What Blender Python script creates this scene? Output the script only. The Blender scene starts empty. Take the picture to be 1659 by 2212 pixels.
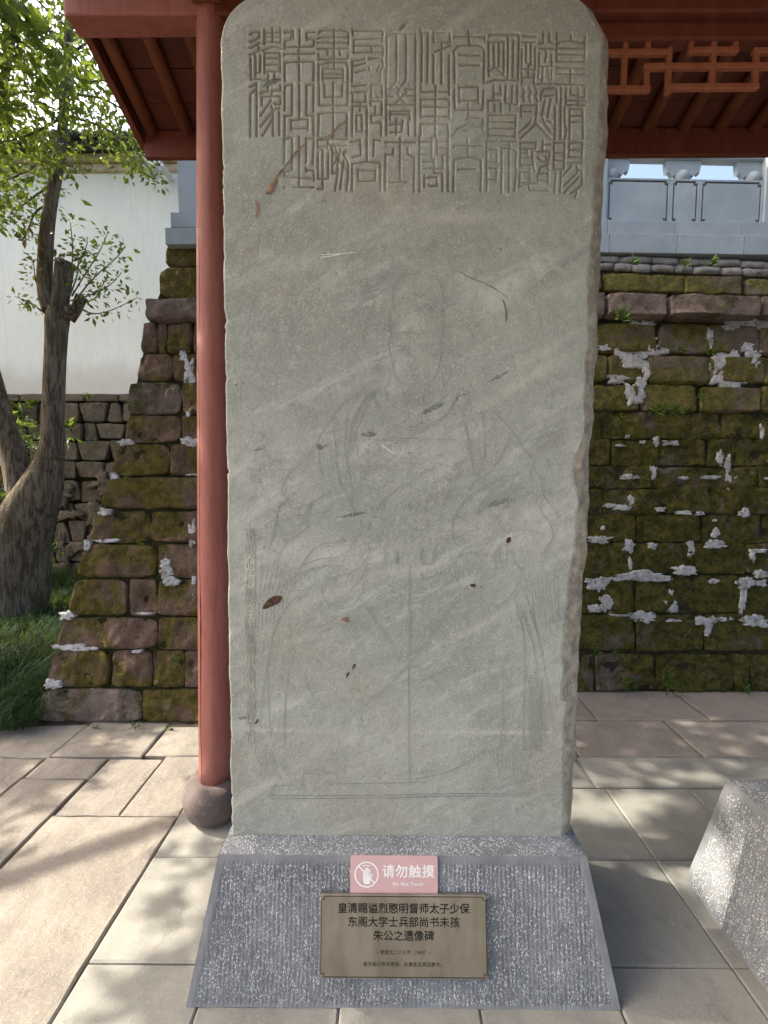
import bpy, bmesh, math, random
import numpy as np
from mathutils import Vector, Matrix
random.seed(7); rng = np.random.default_rng(7)
SC = bpy.context.scene; COL = SC.collection

# ---------------------------------------------------------------- camera
F = 952.0; CX = 829.5; CY = 1106.0; EYE = 1.5        # measured on the photograph at 1659 x 2212
PITCH = math.atan(71.0 / F); YAW = math.atan(6.5 / F)
cam = bpy.data.cameras.new('camera'); camo = bpy.data.objects.new('camera', cam); COL.objects.link(camo)
camo.location = (0, 0, EYE); camo.rotation_euler = (math.pi / 2 - PITCH, 0, YAW)
cam.sensor_fit = 'VERTICAL'; cam.sensor_height = 24; cam.lens = F / 2212 * 24
cam.clip_start = .05; cam.clip_end = 500
SC.camera = camo
# ---------------------------------------------------------------- world, sun, exposure
SUN_EL = math.radians(40); SUN_DIR = Vector((-math.cos(SUN_EL) * .994, math.cos(SUN_EL) * .108, math.sin(SUN_EL)))
world = bpy.data.worlds.new('World'); SC.world = world; world.use_nodes = True
wn = world.node_tree; sky = wn.nodes.new('ShaderNodeTexSky'); sky.sky_type = 'NISHITA'; sky.sun_disc = False
sky.sun_elevation = SUN_EL; sky.sun_rotation = math.atan2(SUN_DIR.x, SUN_DIR.y)
sky.air_density = 1.0; sky.dust_density = 8.0; sky.ozone_density = 1.0
bg = wn.nodes['Background']; bg.inputs[1].default_value = .15
wn.links.new(sky.outputs[0], bg.inputs[0])
sun = bpy.data.lights.new('sun', 'SUN'); sun.energy = 3.1; sun.angle = math.radians(.53); sun.color = (1, .92, .79)
suno = bpy.data.objects.new('sun', sun); COL.objects.link(suno); suno.rotation_euler = SUN_DIR.to_track_quat('Z', 'Y').to_euler()
SC.view_settings.view_transform = 'Standard'; SC.view_settings.look = 'None'
SC.view_settings.gamma = 1; SC.view_settings.use_curve_mapping = False
SC.view_settings.exposure = 1.82

# ---------------------------------------------------------------- maths helpers
AX = Vector((-math.sin(YAW) * math.cos(PITCH), math.cos(YAW) * math.cos(PITCH), -math.sin(PITCH)))
RT = Vector((math.cos(YAW), math.sin(YAW), 0)); UPV = RT.cross(AX)
def ray(px, py): return AX + RT * ((px - CX) / F) + UPV * ((CY - py) / F)
def at(px, py, f):
    """point of the place seen at (px,py) of the photograph; f is its distance Y, or a surface Y = f(X, Z)"""
    d = ray(px, py)
    if not callable(f): return Vector((0, 0, EYE)) + d * (f / d.y)
    Y = 3.0
    for _ in range(25):
        p = Vector((0, 0, EYE)) + d * (Y / d.y); Y = f(p.x, p.z)
    return Vector((0, 0, EYE)) + d * (Y / d.y)
def atz(px, py, z):
    d = ray(px, py); return Vector((0, 0, EYE)) + d * ((z - EYE) / d.z)
def _h(ix, iy, iz, s):
    n = (ix * 374761393 + iy * 668265263 + iz * 2147483647 + s * 974634777) & 0xffffffff
    n = ((n ^ (n >> 13)) * 1274126177) & 0xffffffff
    return ((n ^ (n >> 16)) & 0xffff) / 65535.0
def noise(p, s=0):
    p = np.asarray(p, float); i = np.floor(p).astype(np.int64); f = p - i; f = f * f * (3 - 2 * f)
    r = 0
    for a in (0, 1):
        for b in (0, 1):
            for c in (0, 1):
                w = (f[..., 0] if a else 1 - f[..., 0]) * (f[..., 1] if b else 1 - f[..., 1]) * (f[..., 2] if c else 1 - f[..., 2])
                r = r + w * _h(i[..., 0] + a, i[..., 1] + b, i[..., 2] + c, s)
    return r
def fbm(p, s=0, o=3):
    p = np.asarray(p, float); r = 0; a = .5; t = 0
    for k in range(o): r = r + a * noise(p * 2 ** k, s + k); t += a; a *= .5
    return r / t * 2 - 1

# ---------------------------------------------------------------- objects
def link(name, me, mats=None, parent=None, loc=None, smooth=False):
    o = bpy.data.objects.new(name, me); COL.objects.link(o)
    if mats is not None and not me.materials:
        for m in (mats if isinstance(mats, (list, tuple)) else [mats]): me.materials.append(m)
    if parent: o.parent = parent
    if loc is not None: o.location = loc
    if smooth: me.polygons.foreach_set('use_smooth', [True] * len(me.polygons))
    return o
def tag(o, label=None, cat=None, group=None, kind=None):
    if label: o['label'] = label
    if cat: o['category'] = cat
    if group: o['group'] = group
    if kind: o['kind'] = kind
    return o
def empty(name, loc=(0, 0, 0), rz=0):
    o = bpy.data.objects.new(name, None); COL.objects.link(o); o.location = loc; o.rotation_euler = (0, 0, rz)
    o.empty_display_size = .1; return o
class MB:
    def __init__(s): s.v = []; s.f = []; s.m = []
    def add(s, v, f, mi=0):
        k = len(s.v); s.v += [tuple(p) for p in v]; s.f += [tuple(i + k for i in q) for q in f]; s.m += [mi] * len(f)
    def box(s, a, b, mi=0, M=None):
        (x0, y0, z0), (x1, y1, z1) = a, b
        v = [Vector(p) for p in ((x0,y0,z0),(x1,y0,z0),(x1,y1,z0),(x0,y1,z0),(x0,y0,z1),(x1,y0,z1),(x1,y1,z1),(x0,y1,z1))]
        if M: v = [M @ p for p in v]
        s.add(v, ((0,3,2,1),(4,5,6,7),(0,1,5,4),(1,2,6,5),(2,3,7,6),(3,0,4,7)), mi)
    def tube(s, pts, rad, n=10, mi=0, cap=True, bump=0, seed=0):
        pts = [Vector(p) for p in pts]; k0 = len(s.v); up = Vector((.3, 1, .1)).normalized(); V = []
        for i, p in enumerate(pts):
            d = (pts[min(i + 1, len(pts) - 1)] - pts[max(i - 1, 0)]).normalized()
            a = d.cross(up).normalized(); b = a.cross(d); r = rad[i] if isinstance(rad, (list, tuple)) else rad
            for j in range(n):
                t = 2 * math.pi * j / n; rr = r
                if bump:
                    q = p + (a * math.cos(t) + b * math.sin(t)) * r
                    rr = r * (1 + bump * float(fbm(np.array([q.x * 5, q.y * 5, q.z * 2.5]), seed, 2)))
                V.append(p + (a * math.cos(t) + b * math.sin(t)) * rr)
        Fc = [(i*n+j, i*n+(j+1)%n, (i+1)*n+(j+1)%n, (i+1)*n+j) for i in range(len(pts)-1) for j in range(n)]
        if cap: Fc += [tuple(range(n))[::-1], tuple(range((len(pts)-1)*n, len(pts)*n))]
        s.add(V, Fc, mi)
    def lathe(s, prof, c, n=24, mi=0, wob=0):
        V = [(c[0] + r*(1+wob*math.sin(3*t+2*z*9))*math.cos(t), c[1] + r*(1+wob*math.sin(3*t+2*z*9))*math.sin(t), c[2] + z) for r, z in prof for t in [2*math.pi*j/n for j in range(n)]]
        k = len(prof); Fc = [(i*n+j, i*n+(j+1)%n, (i+1)*n+(j+1)%n, (i+1)*n+j) for i in range(k-1) for j in range(n)]
        Fc += [tuple(range(n))[::-1], tuple(range((k-1)*n, k*n))]
        s.add(V, Fc, mi)
    def build(s, name, mats, parent=None, smooth=False, loc=None):
        me = bpy.data.meshes.new(name); v = s.v
        if loc is not None: v = [(p[0]-loc[0], p[1]-loc[1], p[2]-loc[2]) for p in v]
        me.from_pydata(v, [], s.f); me.polygons.foreach_set('material_index', s.m)
        o = link(name, me, mats, parent, loc, smooth); me.update(); return o
def smooth_path(pts, k=3):
    p = [Vector(q) for q in pts]
    for _ in range(k):
        q = [p[0]]
        for a, b in zip(p, p[1:]): q += [a * .75 + b * .25, a * .25 + b * .75]
        p = q + [p[-1]]
    return p
def bevel(o, w=.004, seg=2):
    m = o.modifiers.new('bevel', 'BEVEL'); m.width = w; m.segments = seg; m.limit_method = 'ANGLE'; return o

# ---------------------------------------------------------------- materials
def mat(name, rough=.8, spec=.3):
    m = bpy.data.materials.new(name); m.use_nodes = True; nt = m.node_tree; b = nt.nodes['Principled BSDF']
    b.inputs['Roughness'].default_value = rough; b.inputs['Specular IOR Level'].default_value = spec
    return m, nt, b
class N:
    def __init__(s, nt, b, obj=False):
        s.nt = nt; s.b = b; n = nt.nodes.new('ShaderNodeNewGeometry'); s.pos = n.outputs['Position']
        t = nt.nodes.new('ShaderNodeTexCoord'); s.obj = t.outputs['Object']
        if obj: s.pos = s.obj
        i = nt.nodes.new('ShaderNodeObjectInfo'); s.rnd = i.outputs['Random']
    def L(s, a, b): s.nt.links.new(a, b)
    def map(s, sc=(1,1,1), rot=(0,0,0), src=None):
        n = s.nt.nodes.new('ShaderNodeMapping'); n.inputs['Scale'].default_value = sc; n.inputs['Rotation'].default_value = rot
        s.L(src or s.pos, n.inputs[0]); return n.outputs[0]
    def tilt(s, deg, sc):      # turn first, then stretch
        return s.map(sc, src=s.map(rot=(0, math.radians(deg), 0)))
    def noise(s, scale, det=4, rough=.6, src=None, dist=0):
        n = s.nt.nodes.new('ShaderNodeTexNoise'); n.inputs['Scale'].default_value = scale; n.inputs['Detail'].default_value = det
        n.inputs['Roughness'].default_value = rough; n.inputs['Distortion'].default_value = dist
        s.L(src or s.pos, n.inputs['Vector']); return n.outputs['Fac']
    def vor(s, scale, feat='F1', src=None, out='Distance'):
        n = s.nt.nodes.new('ShaderNodeTexVoronoi'); n.feature = feat; n.inputs['Scale'].default_value = scale
        s.L(src or s.pos, n.inputs['Vector']); return n.outputs[out]
    def wave(s, scale, dist=2, src=None, dire='X', det=2, dsc=1):
        n = s.nt.nodes.new('ShaderNodeTexWave'); n.bands_direction = dire; n.inputs['Scale'].default_value = scale
        n.inputs['Distortion'].default_value = dist; n.inputs['Detail'].default_value = det; n.inputs['Detail Scale'].default_value = dsc
        s.L(src or s.pos, n.inputs['Vector']); return n.outputs['Fac']
    def ramp(s, x, a, b, lo=0., hi=1.):
        n = s.nt.nodes.new('ShaderNodeMapRange'); n.interpolation_type = 'SMOOTHSTEP'
        for k, v in zip(('From Min','From Max','To Min','To Max'), (a, b, lo, hi)): n.inputs[k].default_value = v
        s.L(x, n.inputs['Value']); return n.outputs['Result']
    def math(s, op, a, b=None):
        n = s.nt.nodes.new('ShaderNodeMath'); n.operation = op
        for k, v in enumerate((a, b)):
            if v is None: continue
            if isinstance(v, (int, float)): n.inputs[k].default_value = v
            else: s.L(v, n.inputs[k])
        return n.outputs[0]
    def mix(s, f, a, b, mode='MIX'):
        n = s.nt.nodes.new('ShaderNodeMix'); n.data_type = 'RGBA'; n.blend_type = mode
        if isinstance(f, (int, float)): n.inputs[0].default_value = f
        else: s.L(f, n.inputs[0])
        for k, v in ((6, a), (7, b)):
            if isinstance(v, tuple): n.inputs[k].default_value = (*v, 1)
            else: s.L(v, n.inputs[k])
        return n.outputs[2]
    def attr(s, name):
        n = s.nt.nodes.new('ShaderNodeAttribute'); n.attribute_name = name; return n.outputs['Fac']
    def sep(s, i, src=None):
        n = s.nt.nodes.new('ShaderNodeSeparateXYZ'); s.L(src or s.pos, n.inputs[0]); return n.outputs[i]
    def col(s, c): s.L(c, s.b.inputs['Base Color'])
    def bump(s, *hs):
        prev = None
        for h, st, d in hs:
            n = s.nt.nodes.new('ShaderNodeBump'); n.inputs['Strength'].default_value = st; n.inputs['Distance'].default_value = d
            s.L(h, n.inputs['Height'])
            if prev: s.L(prev, n.inputs['Normal'])
            prev = n.outputs[0]
        s.L(prev, s.b.inputs['Normal'])

def plain(name, c, rough=.7, spec=.3, var=.15, scale=8, bump=0, bsc=60):
    m, nt, b = mat(name, rough, spec); n = N(nt, b)
    k = n.noise(scale, 5); d = tuple(x * (1 - var) for x in c); e = tuple(min(1, x * (1 + var)) for x in c)
    n.col(n.mix(n.ramp(k, .3, .7), d, e))
    if bump: n.bump((n.noise(bsc, 4), bump, .01))
    return m

# stele stone
M_STELE, nt, b = mat('stele_stone', .72, .25); n = N(nt, b)
v0 = n.noise(2.2, 6, .65, dist=.8)
c = n.mix(n.ramp(v0, .3, .72), (.280, .300, .262), (.378, .398, .352))
vein = n.tilt(27, (1, 1, 4.2))
c = n.mix(n.ramp(n.noise(3.0, 8, .68, vein, .6), .50, .70, 0, .75), c, (.50, .52, .475))
c = n.mix(n.ramp(n.noise(2.1, 8, .70, n.tilt(24, (1, 1, 4)), .5), .52, .68, 0, .6), c, (.215, .228, .212))
pv_ = n.math('MULTIPLY', n.attr('pale_vein_and_glow'), n.ramp(n.noise(11, 7, .75), .32, .56)); c = n.mix(n.math('MULTIPLY', pv_, .85), c, (.52, .51, .46))
dv = n.ramp(n.math('MULTIPLY', n.math('MULTIPLY', n.attr('dark_vein'), .88), n.noise(38, 8, .85, n.tilt(26, (1, 1, 3)))), .27, .36)
c = n.mix(n.math('MULTIPLY', dv, .85), c, (.10, .108, .112))
c = n.mix(n.ramp(n.noise(8, 7, .78), .50, .66, 0, .40), c, (.225, .238, .212))
c = n.mix(n.ramp(n.noise(1.3, 5, .6, dist=.6), .52, .70, 0, .40), c, (.33, .30, .235))     # brownish weathering
c = n.mix(n.ramp(n.noise(26, 6, .78), .52, .68, 0, .42), c, (.48, .50, .455))
c = n.mix(n.ramp(n.noise(60, 5, .8), .30, .46, .6, 0), c, (.19, .20, .18))
c = n.mix(n.ramp(n.noise(190, 3, .8), .52, .70, 0, .5), c, (.56, .57, .52))
c = n.mix(n.math('MULTIPLY', n.ramp(n.noise(110, 4, .85), .60, .68), n.ramp(n.noise(6, 4), .40, .62)), c, (.60, .60, .54))
spk = n.math('MULTIPLY', n.ramp(n.vor(70, src=n.tilt(50, (.7, 1, 1.8))), .10, .18, 1, 0), n.ramp(n.noise(12, 4, .7), .47, .58))
c = n.mix(n.math('MULTIPLY', spk, .55), c, (.70, .70, .65))
scr = n.math('MAXIMUM', n.math('MULTIPLY', n.ramp(n.vor(46, src=n.tilt(35, (.5, 1, 4))), .08, .14, 1, 0), n.ramp(n.noise(5, 4), .5, .62)), n.math('MULTIPLY', n.ramp(n.vor(40, src=n.tilt(80, (.4, 1, 4))), .07, .13, 1, 0), n.ramp(n.noise(4, 4), .48, .62)))
c = n.mix(n.math('MULTIPLY', scr, .6), c, (.62, .62, .56))
drk = n.math('MULTIPLY', n.ramp(n.vor(22), .05, .09, 1, 0), n.ramp(n.noise(7, 2), .55, .64))
c = n.mix(n.math('MULTIPLY', drk, .7), c, (.08, .07, .06))
c = n.mix(n.math('MULTIPLY', n.ramp(n.noise(5, 5, .7), .64, .72), .45), c, (.30, .19, .13))
g = n.attr('groove')
lip = n.math('MULTIPLY', n.math('MULTIPLY', n.ramp(g, .03, .16), n.ramp(g, .22, .42, 1, 0)), n.ramp(n.noise(55, 4, .7), .42, .58))
c = n.mix(n.math('MULTIPLY', lip, .8), c, (.56, .54, .46))
c = n.mix(n.math('MULTIPLY', n.ramp(g, .3, .85), .62), c, (.25, .20, .145))
e = n.attr('rough_edge')
ec = n.mix(n.ramp(n.noise(22, 6, .7), .4, .62), (.25, .215, .165), (.42, .37, .29))
ec = n.mix(n.ramp(n.noise(60, 4, .7), .62, .70), ec, (.62, .56, .45))
c = n.mix(n.ramp(e, .3, .7), c, ec)
n.col(c); n.bump((n.noise(160, 5, .75), .4, .005), (n.noise(24, 6, .75), .45, .012), (scr, .15, .002))
# pedestal: tooled blue grey stone with pale chips
def pedestal_mat(name, tooled):
    m, nt, b = mat(name, .62, .35); n = N(nt, b)
    c = n.mix(n.ramp(n.noise(5, 5), .3, .7), (.150, .155, .163), (.225, .232, .243)) if tooled else n.mix(n.ramp(n.noise(9, 5), .3, .7), (.175, .182, .188), (.255, .263, .27))
    if tooled:
        c = n.mix(n.ramp(n.vor(260, src=n.map((1, 1, .6))), .25, .4, .40, 0), c, (.40, .42, .44))
        line = n.map((1, 1, .30))
        ch = n.math('MULTIPLY', n.ramp(n.vor(200, src=n.map((1, 1, .6))), .26, .44, 1, 0), n.ramp(n.noise(34, 5, .78, n.map((1.6, 1.6, .6))), .40, .52))
        c = n.mix(n.math('MULTIPLY', ch, .95), c, (.64, .66, .65))
        c = n.mix(n.ramp(n.noise(150, 3), .55, .75, 0, .35), c, (.42, .44, .45))
        n.bump((n.noise(90, 5, .75, n.map((1, 1, .35))), .6, .012), (ch, .4, .004))
    else:
        c = n.mix(n.ramp(n.noise(70, 5, .75), .62, .70, 0, .6), c, (.42, .44, .45))
        n.bump((n.noise(120, 4), .2, .005))
    n.col(c); return m
M_PEDT = pedestal_mat('tooled_stone', True); M_PEDM = pedestal_mat('smooth_stone', False)
# paving
def paving(name, a, b2, stain, gr=120, bs=.5, warm=0):
    m, nt, b = mat(name, .85, .2); n = N(nt, b)
    c = n.mix(n.ramp(n.noise(3.5, 6, .65, dist=.5), .32, .68), a, b2)
    c = n.mix(n.ramp(n.rnd, 0, 1, 0, .35), c, stain)
    c = n.mix(n.ramp(n.noise(1.7, 6, .75), .50, .66, 0, .6), c, stain); c = n.mix(n.math('MULTIPLY', n.ramp(n.noise(6, 7, .8), .55, .68), .45), c, tuple(x * .6 for x in stain)); c = n.mix(n.math('MULTIPLY', n.ramp(n.noise(5, 6, .8, n.map((1, 1, 1), (0, 0, 1.3))), .60, .70), .35), c, tuple(min(1, x * 1.35) for x in b2))
    c = n.mix(n.ramp(n.noise(gr * .8, 5, .8), .50, .72, 0, .6), c, tuple(min(1, x * 1.5) for x in b2))
    c = n.mix(n.ramp(n.vor(30), .03, .06, .5, 0), c, tuple(x * .5 for x in a))
    n.col(c); n.bump((n.noise(gr * 1.6, 5, .8), bs * .8, .005), (n.noise(9, 5, .55), bs * .6, .02)); return m
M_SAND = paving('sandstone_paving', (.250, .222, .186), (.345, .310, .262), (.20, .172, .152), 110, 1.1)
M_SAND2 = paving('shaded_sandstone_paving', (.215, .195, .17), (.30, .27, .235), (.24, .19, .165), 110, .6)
M_TILE = paving('grey_paving_tile', (.225, .22, .195), (.31, .30, .262), (.20, .198, .182), 220, .18)
M_SOIL = plain('soil', (.07, .058, .042), .95, .1, .5, 12, .8)
# old wall stones
def wallstone(name, a, b2, moss, lo, hi, m2):
    m, nt, b = mat(name, .92, .12); n = N(nt, b)
    c = n.mix(n.ramp(n.noise(7, 6, .7), .35, .65), a, b2)
    c = n.mix(n.ramp(n.rnd, .1, .9, 0, .4), c, tuple(x * .62 for x in a))
    c = n.mix(n.ramp(n.noise(45, 5, .75), .56, .72, 0, .5), c, tuple(min(1, x * 1.7) for x in b2))
    mm = n.ramp(n.math('ADD', n.noise(3.1, 7, .72, dist=.5), n.math('MULTIPLY', n.math('SUBTRACT', n.rnd, .5), .12)), lo, hi)
    mm = n.math('MULTIPLY', mm, n.ramp(n.noise(34, 5, .75), .30, .50))
    mc = n.mix(n.ramp(n.noise(20, 6, .75), .38, .62), moss, m2)
    c = n.mix(mm, c, mc)
    c = n.mix(n.math('MULTIPLY', n.ramp(n.noise(62, 5, .8), .60, .70), .55), c, tuple(min(1, x * 1.9) for x in a))
    c = n.mix(n.math('MULTIPLY', n.ramp(n.noise(8, 6, .75), .56, .68), .5), c, (.035, .028, .018))
    n.col(c)
    n.bump((n.noise(75, 6, .8), .85, .02), (n.noise(34, 4, .6, n.map((1, 1, .45), (0, .5, 0)), 1.2), .6, .025), (n.noise(13, 5, .7), .8, .04)); return m
M_BUTT = wallstone('mossy_sandstone', (.135, .088, .066), (.225, .160, .122), (.072, .064, .016), .44, .56, (.155, .125, .028))
M_MOSS = wallstone('dark_mossy_stone', (.12, .098, .080), (.20, .165, .14), (.042, .046, .009), .33, .45, (.120, .108, .022))
M_MOSSB = wallstone('olive_mossy_stone', (.13, .105, .085), (.20, .165, .13), (.095, .092, .022), .38, .5, (.185, .165, .045))
M_LEDGE = wallstone('bare_pink_sandstone', (.185, .142, .118), (.29, .235, .20), (.075, .068, .035), .50, .62, (.11, .1, .045))
M_RUBB = wallstone('rubble_stone', (.145, .118, .088), (.225, .19, .148), (.09, .08, .05), .5, .64, (.22, .21, .17))
M_BRICK = wallstone('old_grey_brick', (.27, .26, .24), (.40, .385, .36), (.09, .085, .05), .56, .66, (.14, .12, .08))
M_CORE = wallstone('wall_core', (.035, .03, .022), (.06, .05, .038), (.022, .026, .010), .4, .5, (.05, .05, .02))
M_MORT, nt, b = mat('lime_mortar', .9, .1); n = N(nt, b)
c = n.mix(n.ramp(n.noise(14, 6, .7), .35, .65), (.29, .30, .31), (.52, .53, .55))
c = n.mix(n.ramp(n.noise(30, 6, .8), .54, .62, 0, .9), c, (.10, .085, .045)); c = n.mix(n.ramp(n.noise(90, 4, .8), .56, .64, 0, .8), c, (.16, .14, .10)); n.col(c)
n.bump((n.noise(60, 5, .7), .7, .01), (n.noise(9, 4), .5, .02))
# red painted timber
def timber(name, a, b2, gl=.42):
    m, nt, b = mat(name, gl, .35); n = N(nt, b)
    c = n.mix(n.ramp(n.noise(6, 5, .7, n.map((3, 3, .5))), .3, .7), a, b2)
    c = n.mix(n.ramp(n.noise(40, 5, .7, n.map((1, 1, .12))), .58, .75, 0, .35), c, tuple(min(1, x * 1.5 + .02) for x in b2))
    c = n.mix(n.ramp(n.noise(3, 4, .7), .6, .75, 0, .3), c, tuple(x * .6 for x in a))
    c = n.mix(n.ramp(n.noise(16, 6, .8, n.map((1.4, 1.4, .22))), .58, .66, 0, .35), c, tuple(x * .55 for x in a))
    c = n.mix(n.math('MULTIPLY', n.ramp(n.sep(2), .15, .55, 1, 0), n.ramp(n.noise(9, 5, .75), .40, .6, 0, .55)), c, (.17, .10, .075))
    n.col(c); n.bump((n.noise(60, 4, .7, n.map((1, 1, .1))), .3, .005), (n.noise(5, 3), .2, .02)); return m
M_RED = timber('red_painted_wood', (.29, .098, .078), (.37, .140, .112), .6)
M_RED2 = timber('dark_red_beam_paint_and_shade', (.135, .036, .022), (.19, .054, .034), .5)
M_RAFT = timber('orange_brown_rafter_paint', (.165, .052, .024), (.22, .074, .036), .5)
M_LATT = timber('lattice_paint', (.34, .115, .062), (.42, .155, .09), .5)
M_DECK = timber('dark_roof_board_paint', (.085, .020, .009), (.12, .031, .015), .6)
M_CRACK = plain('wood_crack', (.012, .006, .005), .9)
M_DRUM = paving('column_base_stone', (.115, .088, .082), (.175, .138, .128), (.09, .075, .07), 90, .6)
# granite
M_GRAN, nt, b = mat('blue_grey_granite', .8, .2); n = N(nt, b)
c = n.mix(n.ramp(n.noise(4, 5), .3, .7), (.245, .285, .305), (.315, .36, .38))
c = n.mix(n.ramp(n.noise(130, 3, .8), .5, .8, 0, .6), c, (.46, .50, .52))
c = n.mix(n.ramp(n.rnd, 0, 1, 0, .25), c, (.21, .25, .27)); n.col(c); n.bump((n.noise(150, 4), .3, .004))
# plaster wall
M_WHITE, nt, b = mat('white_plaster', .9, .1); n = N(nt, b)
c = n.mix(n.ramp(n.noise(1.2, 6, .7, n.map((1.5, 1, .6))), .35, .7), (.80, .83, .81), (.90, .91, .89))
c = n.mix(n.ramp(n.noise(3.5, 5, .7, n.map((2.5, 1, .22))), .5, .75, 0, .35), c, (.58, .60, .58))
low = n.ramp(n.math('ADD', n.sep(2), n.math('MULTIPLY', n.noise(3, 5), .5)), 3.15, 3.5, 1, 0)
c = n.mix(n.math('MULTIPLY', low, .45), c, (.52, .47, .43)); n.col(c); n.bump((n.noise(18, 5, .7), .3, .02))
M_CORN = plain('tan_cornice_plaster', (.55, .47, .36), .9, .1, .25, 6)
M_RTILE = plain('dark_roof_tile', (.06, .062, .062), .8, .2, .4, 10, .4)
# plants
def leafmat(name, a, b2, tr=.5):
    m = bpy.data.materials.new(name); m.use_nodes = True; nt = m.node_tree; b = nt.nodes['Principled BSDF']
    b.inputs['Roughness'].default_value = .65 if 'grass' in name else .45; b.inputs['Specular IOR Level'].default_value = .12 if 'grass' in name else .35
    n = N(nt, b); cc = n.mix(n.ramp(n.noise(5, 3), .3, .7), a, b2)
    k = n.attr('leaf_tone'); cc = n.mix(n.ramp(k, .75, 1), cc, (b2[0] * 1.7, b2[1] * 1.35, b2[2]))
    n.col(cc); t = nt.nodes.new('ShaderNodeBsdfTranslucent'); tc = n.mix(.5, cc, (.27, .34, .032)); n.L(tc, t.inputs[0])
    ms = nt.nodes.new('ShaderNodeMixShader'); ms.inputs[0].default_value = tr
    n.L(b.outputs[0], ms.inputs[1]); n.L(t.outputs[0], ms.inputs[2]); n.L(ms.outputs[0], nt.nodes['Material Output'].inputs[0]); return m
M_LEAF = leafmat('camphor_leaf', (.045, .085, .016), (.085, .135, .024), .52)
M_LEAF2 = leafmat('shrub_leaf', (.03, .08, .02), (.07, .14, .03), .4)
M_DRY = leafmat('dry_leaf', (.10, .045, .028), (.16, .08, .05), .3)
M_GRASS = leafmat('grass_blade', (.010, .032, .014), (.026, .066, .026), .25)
M_BARK, nt, b = mat('tree_bark', .95, .1); n = N(nt, b)
rid = n.noise(34, 6, .7, n.map((1, 1, .14)), .6)
c = n.mix(n.ramp(rid, .38, .60), (.075, .060, .044), (.225, .190, .148))
c = n.mix(n.ramp(n.noise(3, 5), .5, .68, 0, .6), c, (.10, .095, .05)); n.col(c)
n.bump((rid, 1, .03), (n.noise(120, 4), .4, .006))
M_CUT = plain('cut_wood', (.34, .29, .22), .9, .1, .3, 20)
# metal, plastics, print
M_BRASS, nt, b = mat('brushed_bronze_plate', .38, .5); n = N(nt, b); b.inputs['Metallic'].default_value = .75
n.col(n.mix(n.ramp(n.noise(6, 5, .6, n.map((2, 1, .5))), .35, .65), (.29, .262, .205), (.40, .365, .295)))
n.bump((n.noise(900, 2, .5, n.map((.01, 1, 1))), .05, .001))
M_INK = plain('black_engraved_paint', (.012, .011, .010), .6); M_INK2 = plain('brown_engraved_paint', (.07, .055, .035), .6)
M_PINK = plain('pink_acrylic', (.58, .375, .37), .25, .5, .04, 3); M_PWHITE = plain('white_print', (.86, .84, .82), .4, .3, .02)
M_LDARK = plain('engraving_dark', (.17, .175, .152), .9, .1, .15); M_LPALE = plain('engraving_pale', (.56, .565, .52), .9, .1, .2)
M_INSC = plain('brown_cut_characters', (.47, .44, .37), .9, .1, .35, 14)
M_RUST = plain('rust_brown_stain', (.235, .155, .105), .85, .1, .45, 40, .3, 120); M_CHIP = plain('dark_brown_chip', (.085, .045, .028), .8, .2, .5, 50, .6, 150)
M_LAMPW = plain('white_lamp_enamel', (.75, .76, .76), .4, .4, .05)
M_GLASS, nt, b = mat('lamp_glass', .08, .5); b.inputs['Base Color'].default_value = (.75, .8, .85, 1); b.inputs['Transmission Weight'].default_value = .6
# ================================================================ THE GROUND
g = MB(); g.add([(-70, -40, -.12), (70, -40, -.12), (70, 90, -.12), (-70, 90, -.12)], [(0, 1, 2, 3)])
ground = g.build('ground', M_SOIL); tag(ground, 'bare soil ground under and around the paving', kind='structure')
bed = MB(); bed.box((-3.4, -3, -.10), (7, 3.25, -.028)); pavement = bed.build('pavement', M_SOIL)
tag(pavement, 'stone paved court of sandstone slabs and grey square tiles', kind='structure')
def paver(x0, x1, y0, y1, m, gap=.005, h=0, rough=.0, seed=0, name='paving_slab'):
    """one slab with softly broken edges"""
    x0 += gap; x1 -= gap; y0 += gap; y1 -= gap
    nx = max(2, int((x1 - x0) / .07)); ny = max(2, int((y1 - y0) / .07)); c = ((x0 + x1) / 2, (y0 + y1) / 2, 0)
    per = [(x0 + (x1 - x0) * i / nx, y0) for i in range(nx)] + [(x1, y0 + (y1 - y0) * i / ny) for i in range(ny)] + \
          [(x1 - (x1 - x0) * i / nx, y1) for i in range(nx)] + [(x0, y1 - (y1 - y0) * i / ny) for i in range(ny)]
    P = np.array([(a, b2, 0) for a, b2 in per]); jx = fbm(P * 9 + seed, 3, 3); jy = fbm(P * 9 + seed + 50, 5, 3)
    P[:, 0] += jx * rough; P[:, 1] += jy * rough; P[:, :2] -= np.array(c[:2]); k = len(P)
    s = 1 - .006 / (min(x1 - x0, y1 - y0) / 2)
    top = [(p[0] * s, p[1] * s, h) for p in P]; mid = [(p[0], p[1], h - .005) for p in P]; bot = [(p[0], p[1], -.05) for p in P]
    Fc = [tuple(range(k))]
    Fc += [(i, k + i, k + (i + 1) % k, (i + 1) % k) for i in range(k)] + [(k + i, 2*k + i, 2*k + (i + 1) % k, k + (i + 1) % k) for i in range(k)]
    me = bpy.data.meshes.new(name); me.from_pydata(top + mid + bot, [], Fc); o = link(name, me, m, pavement, c); return o
rp = random.Random(3)
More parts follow.
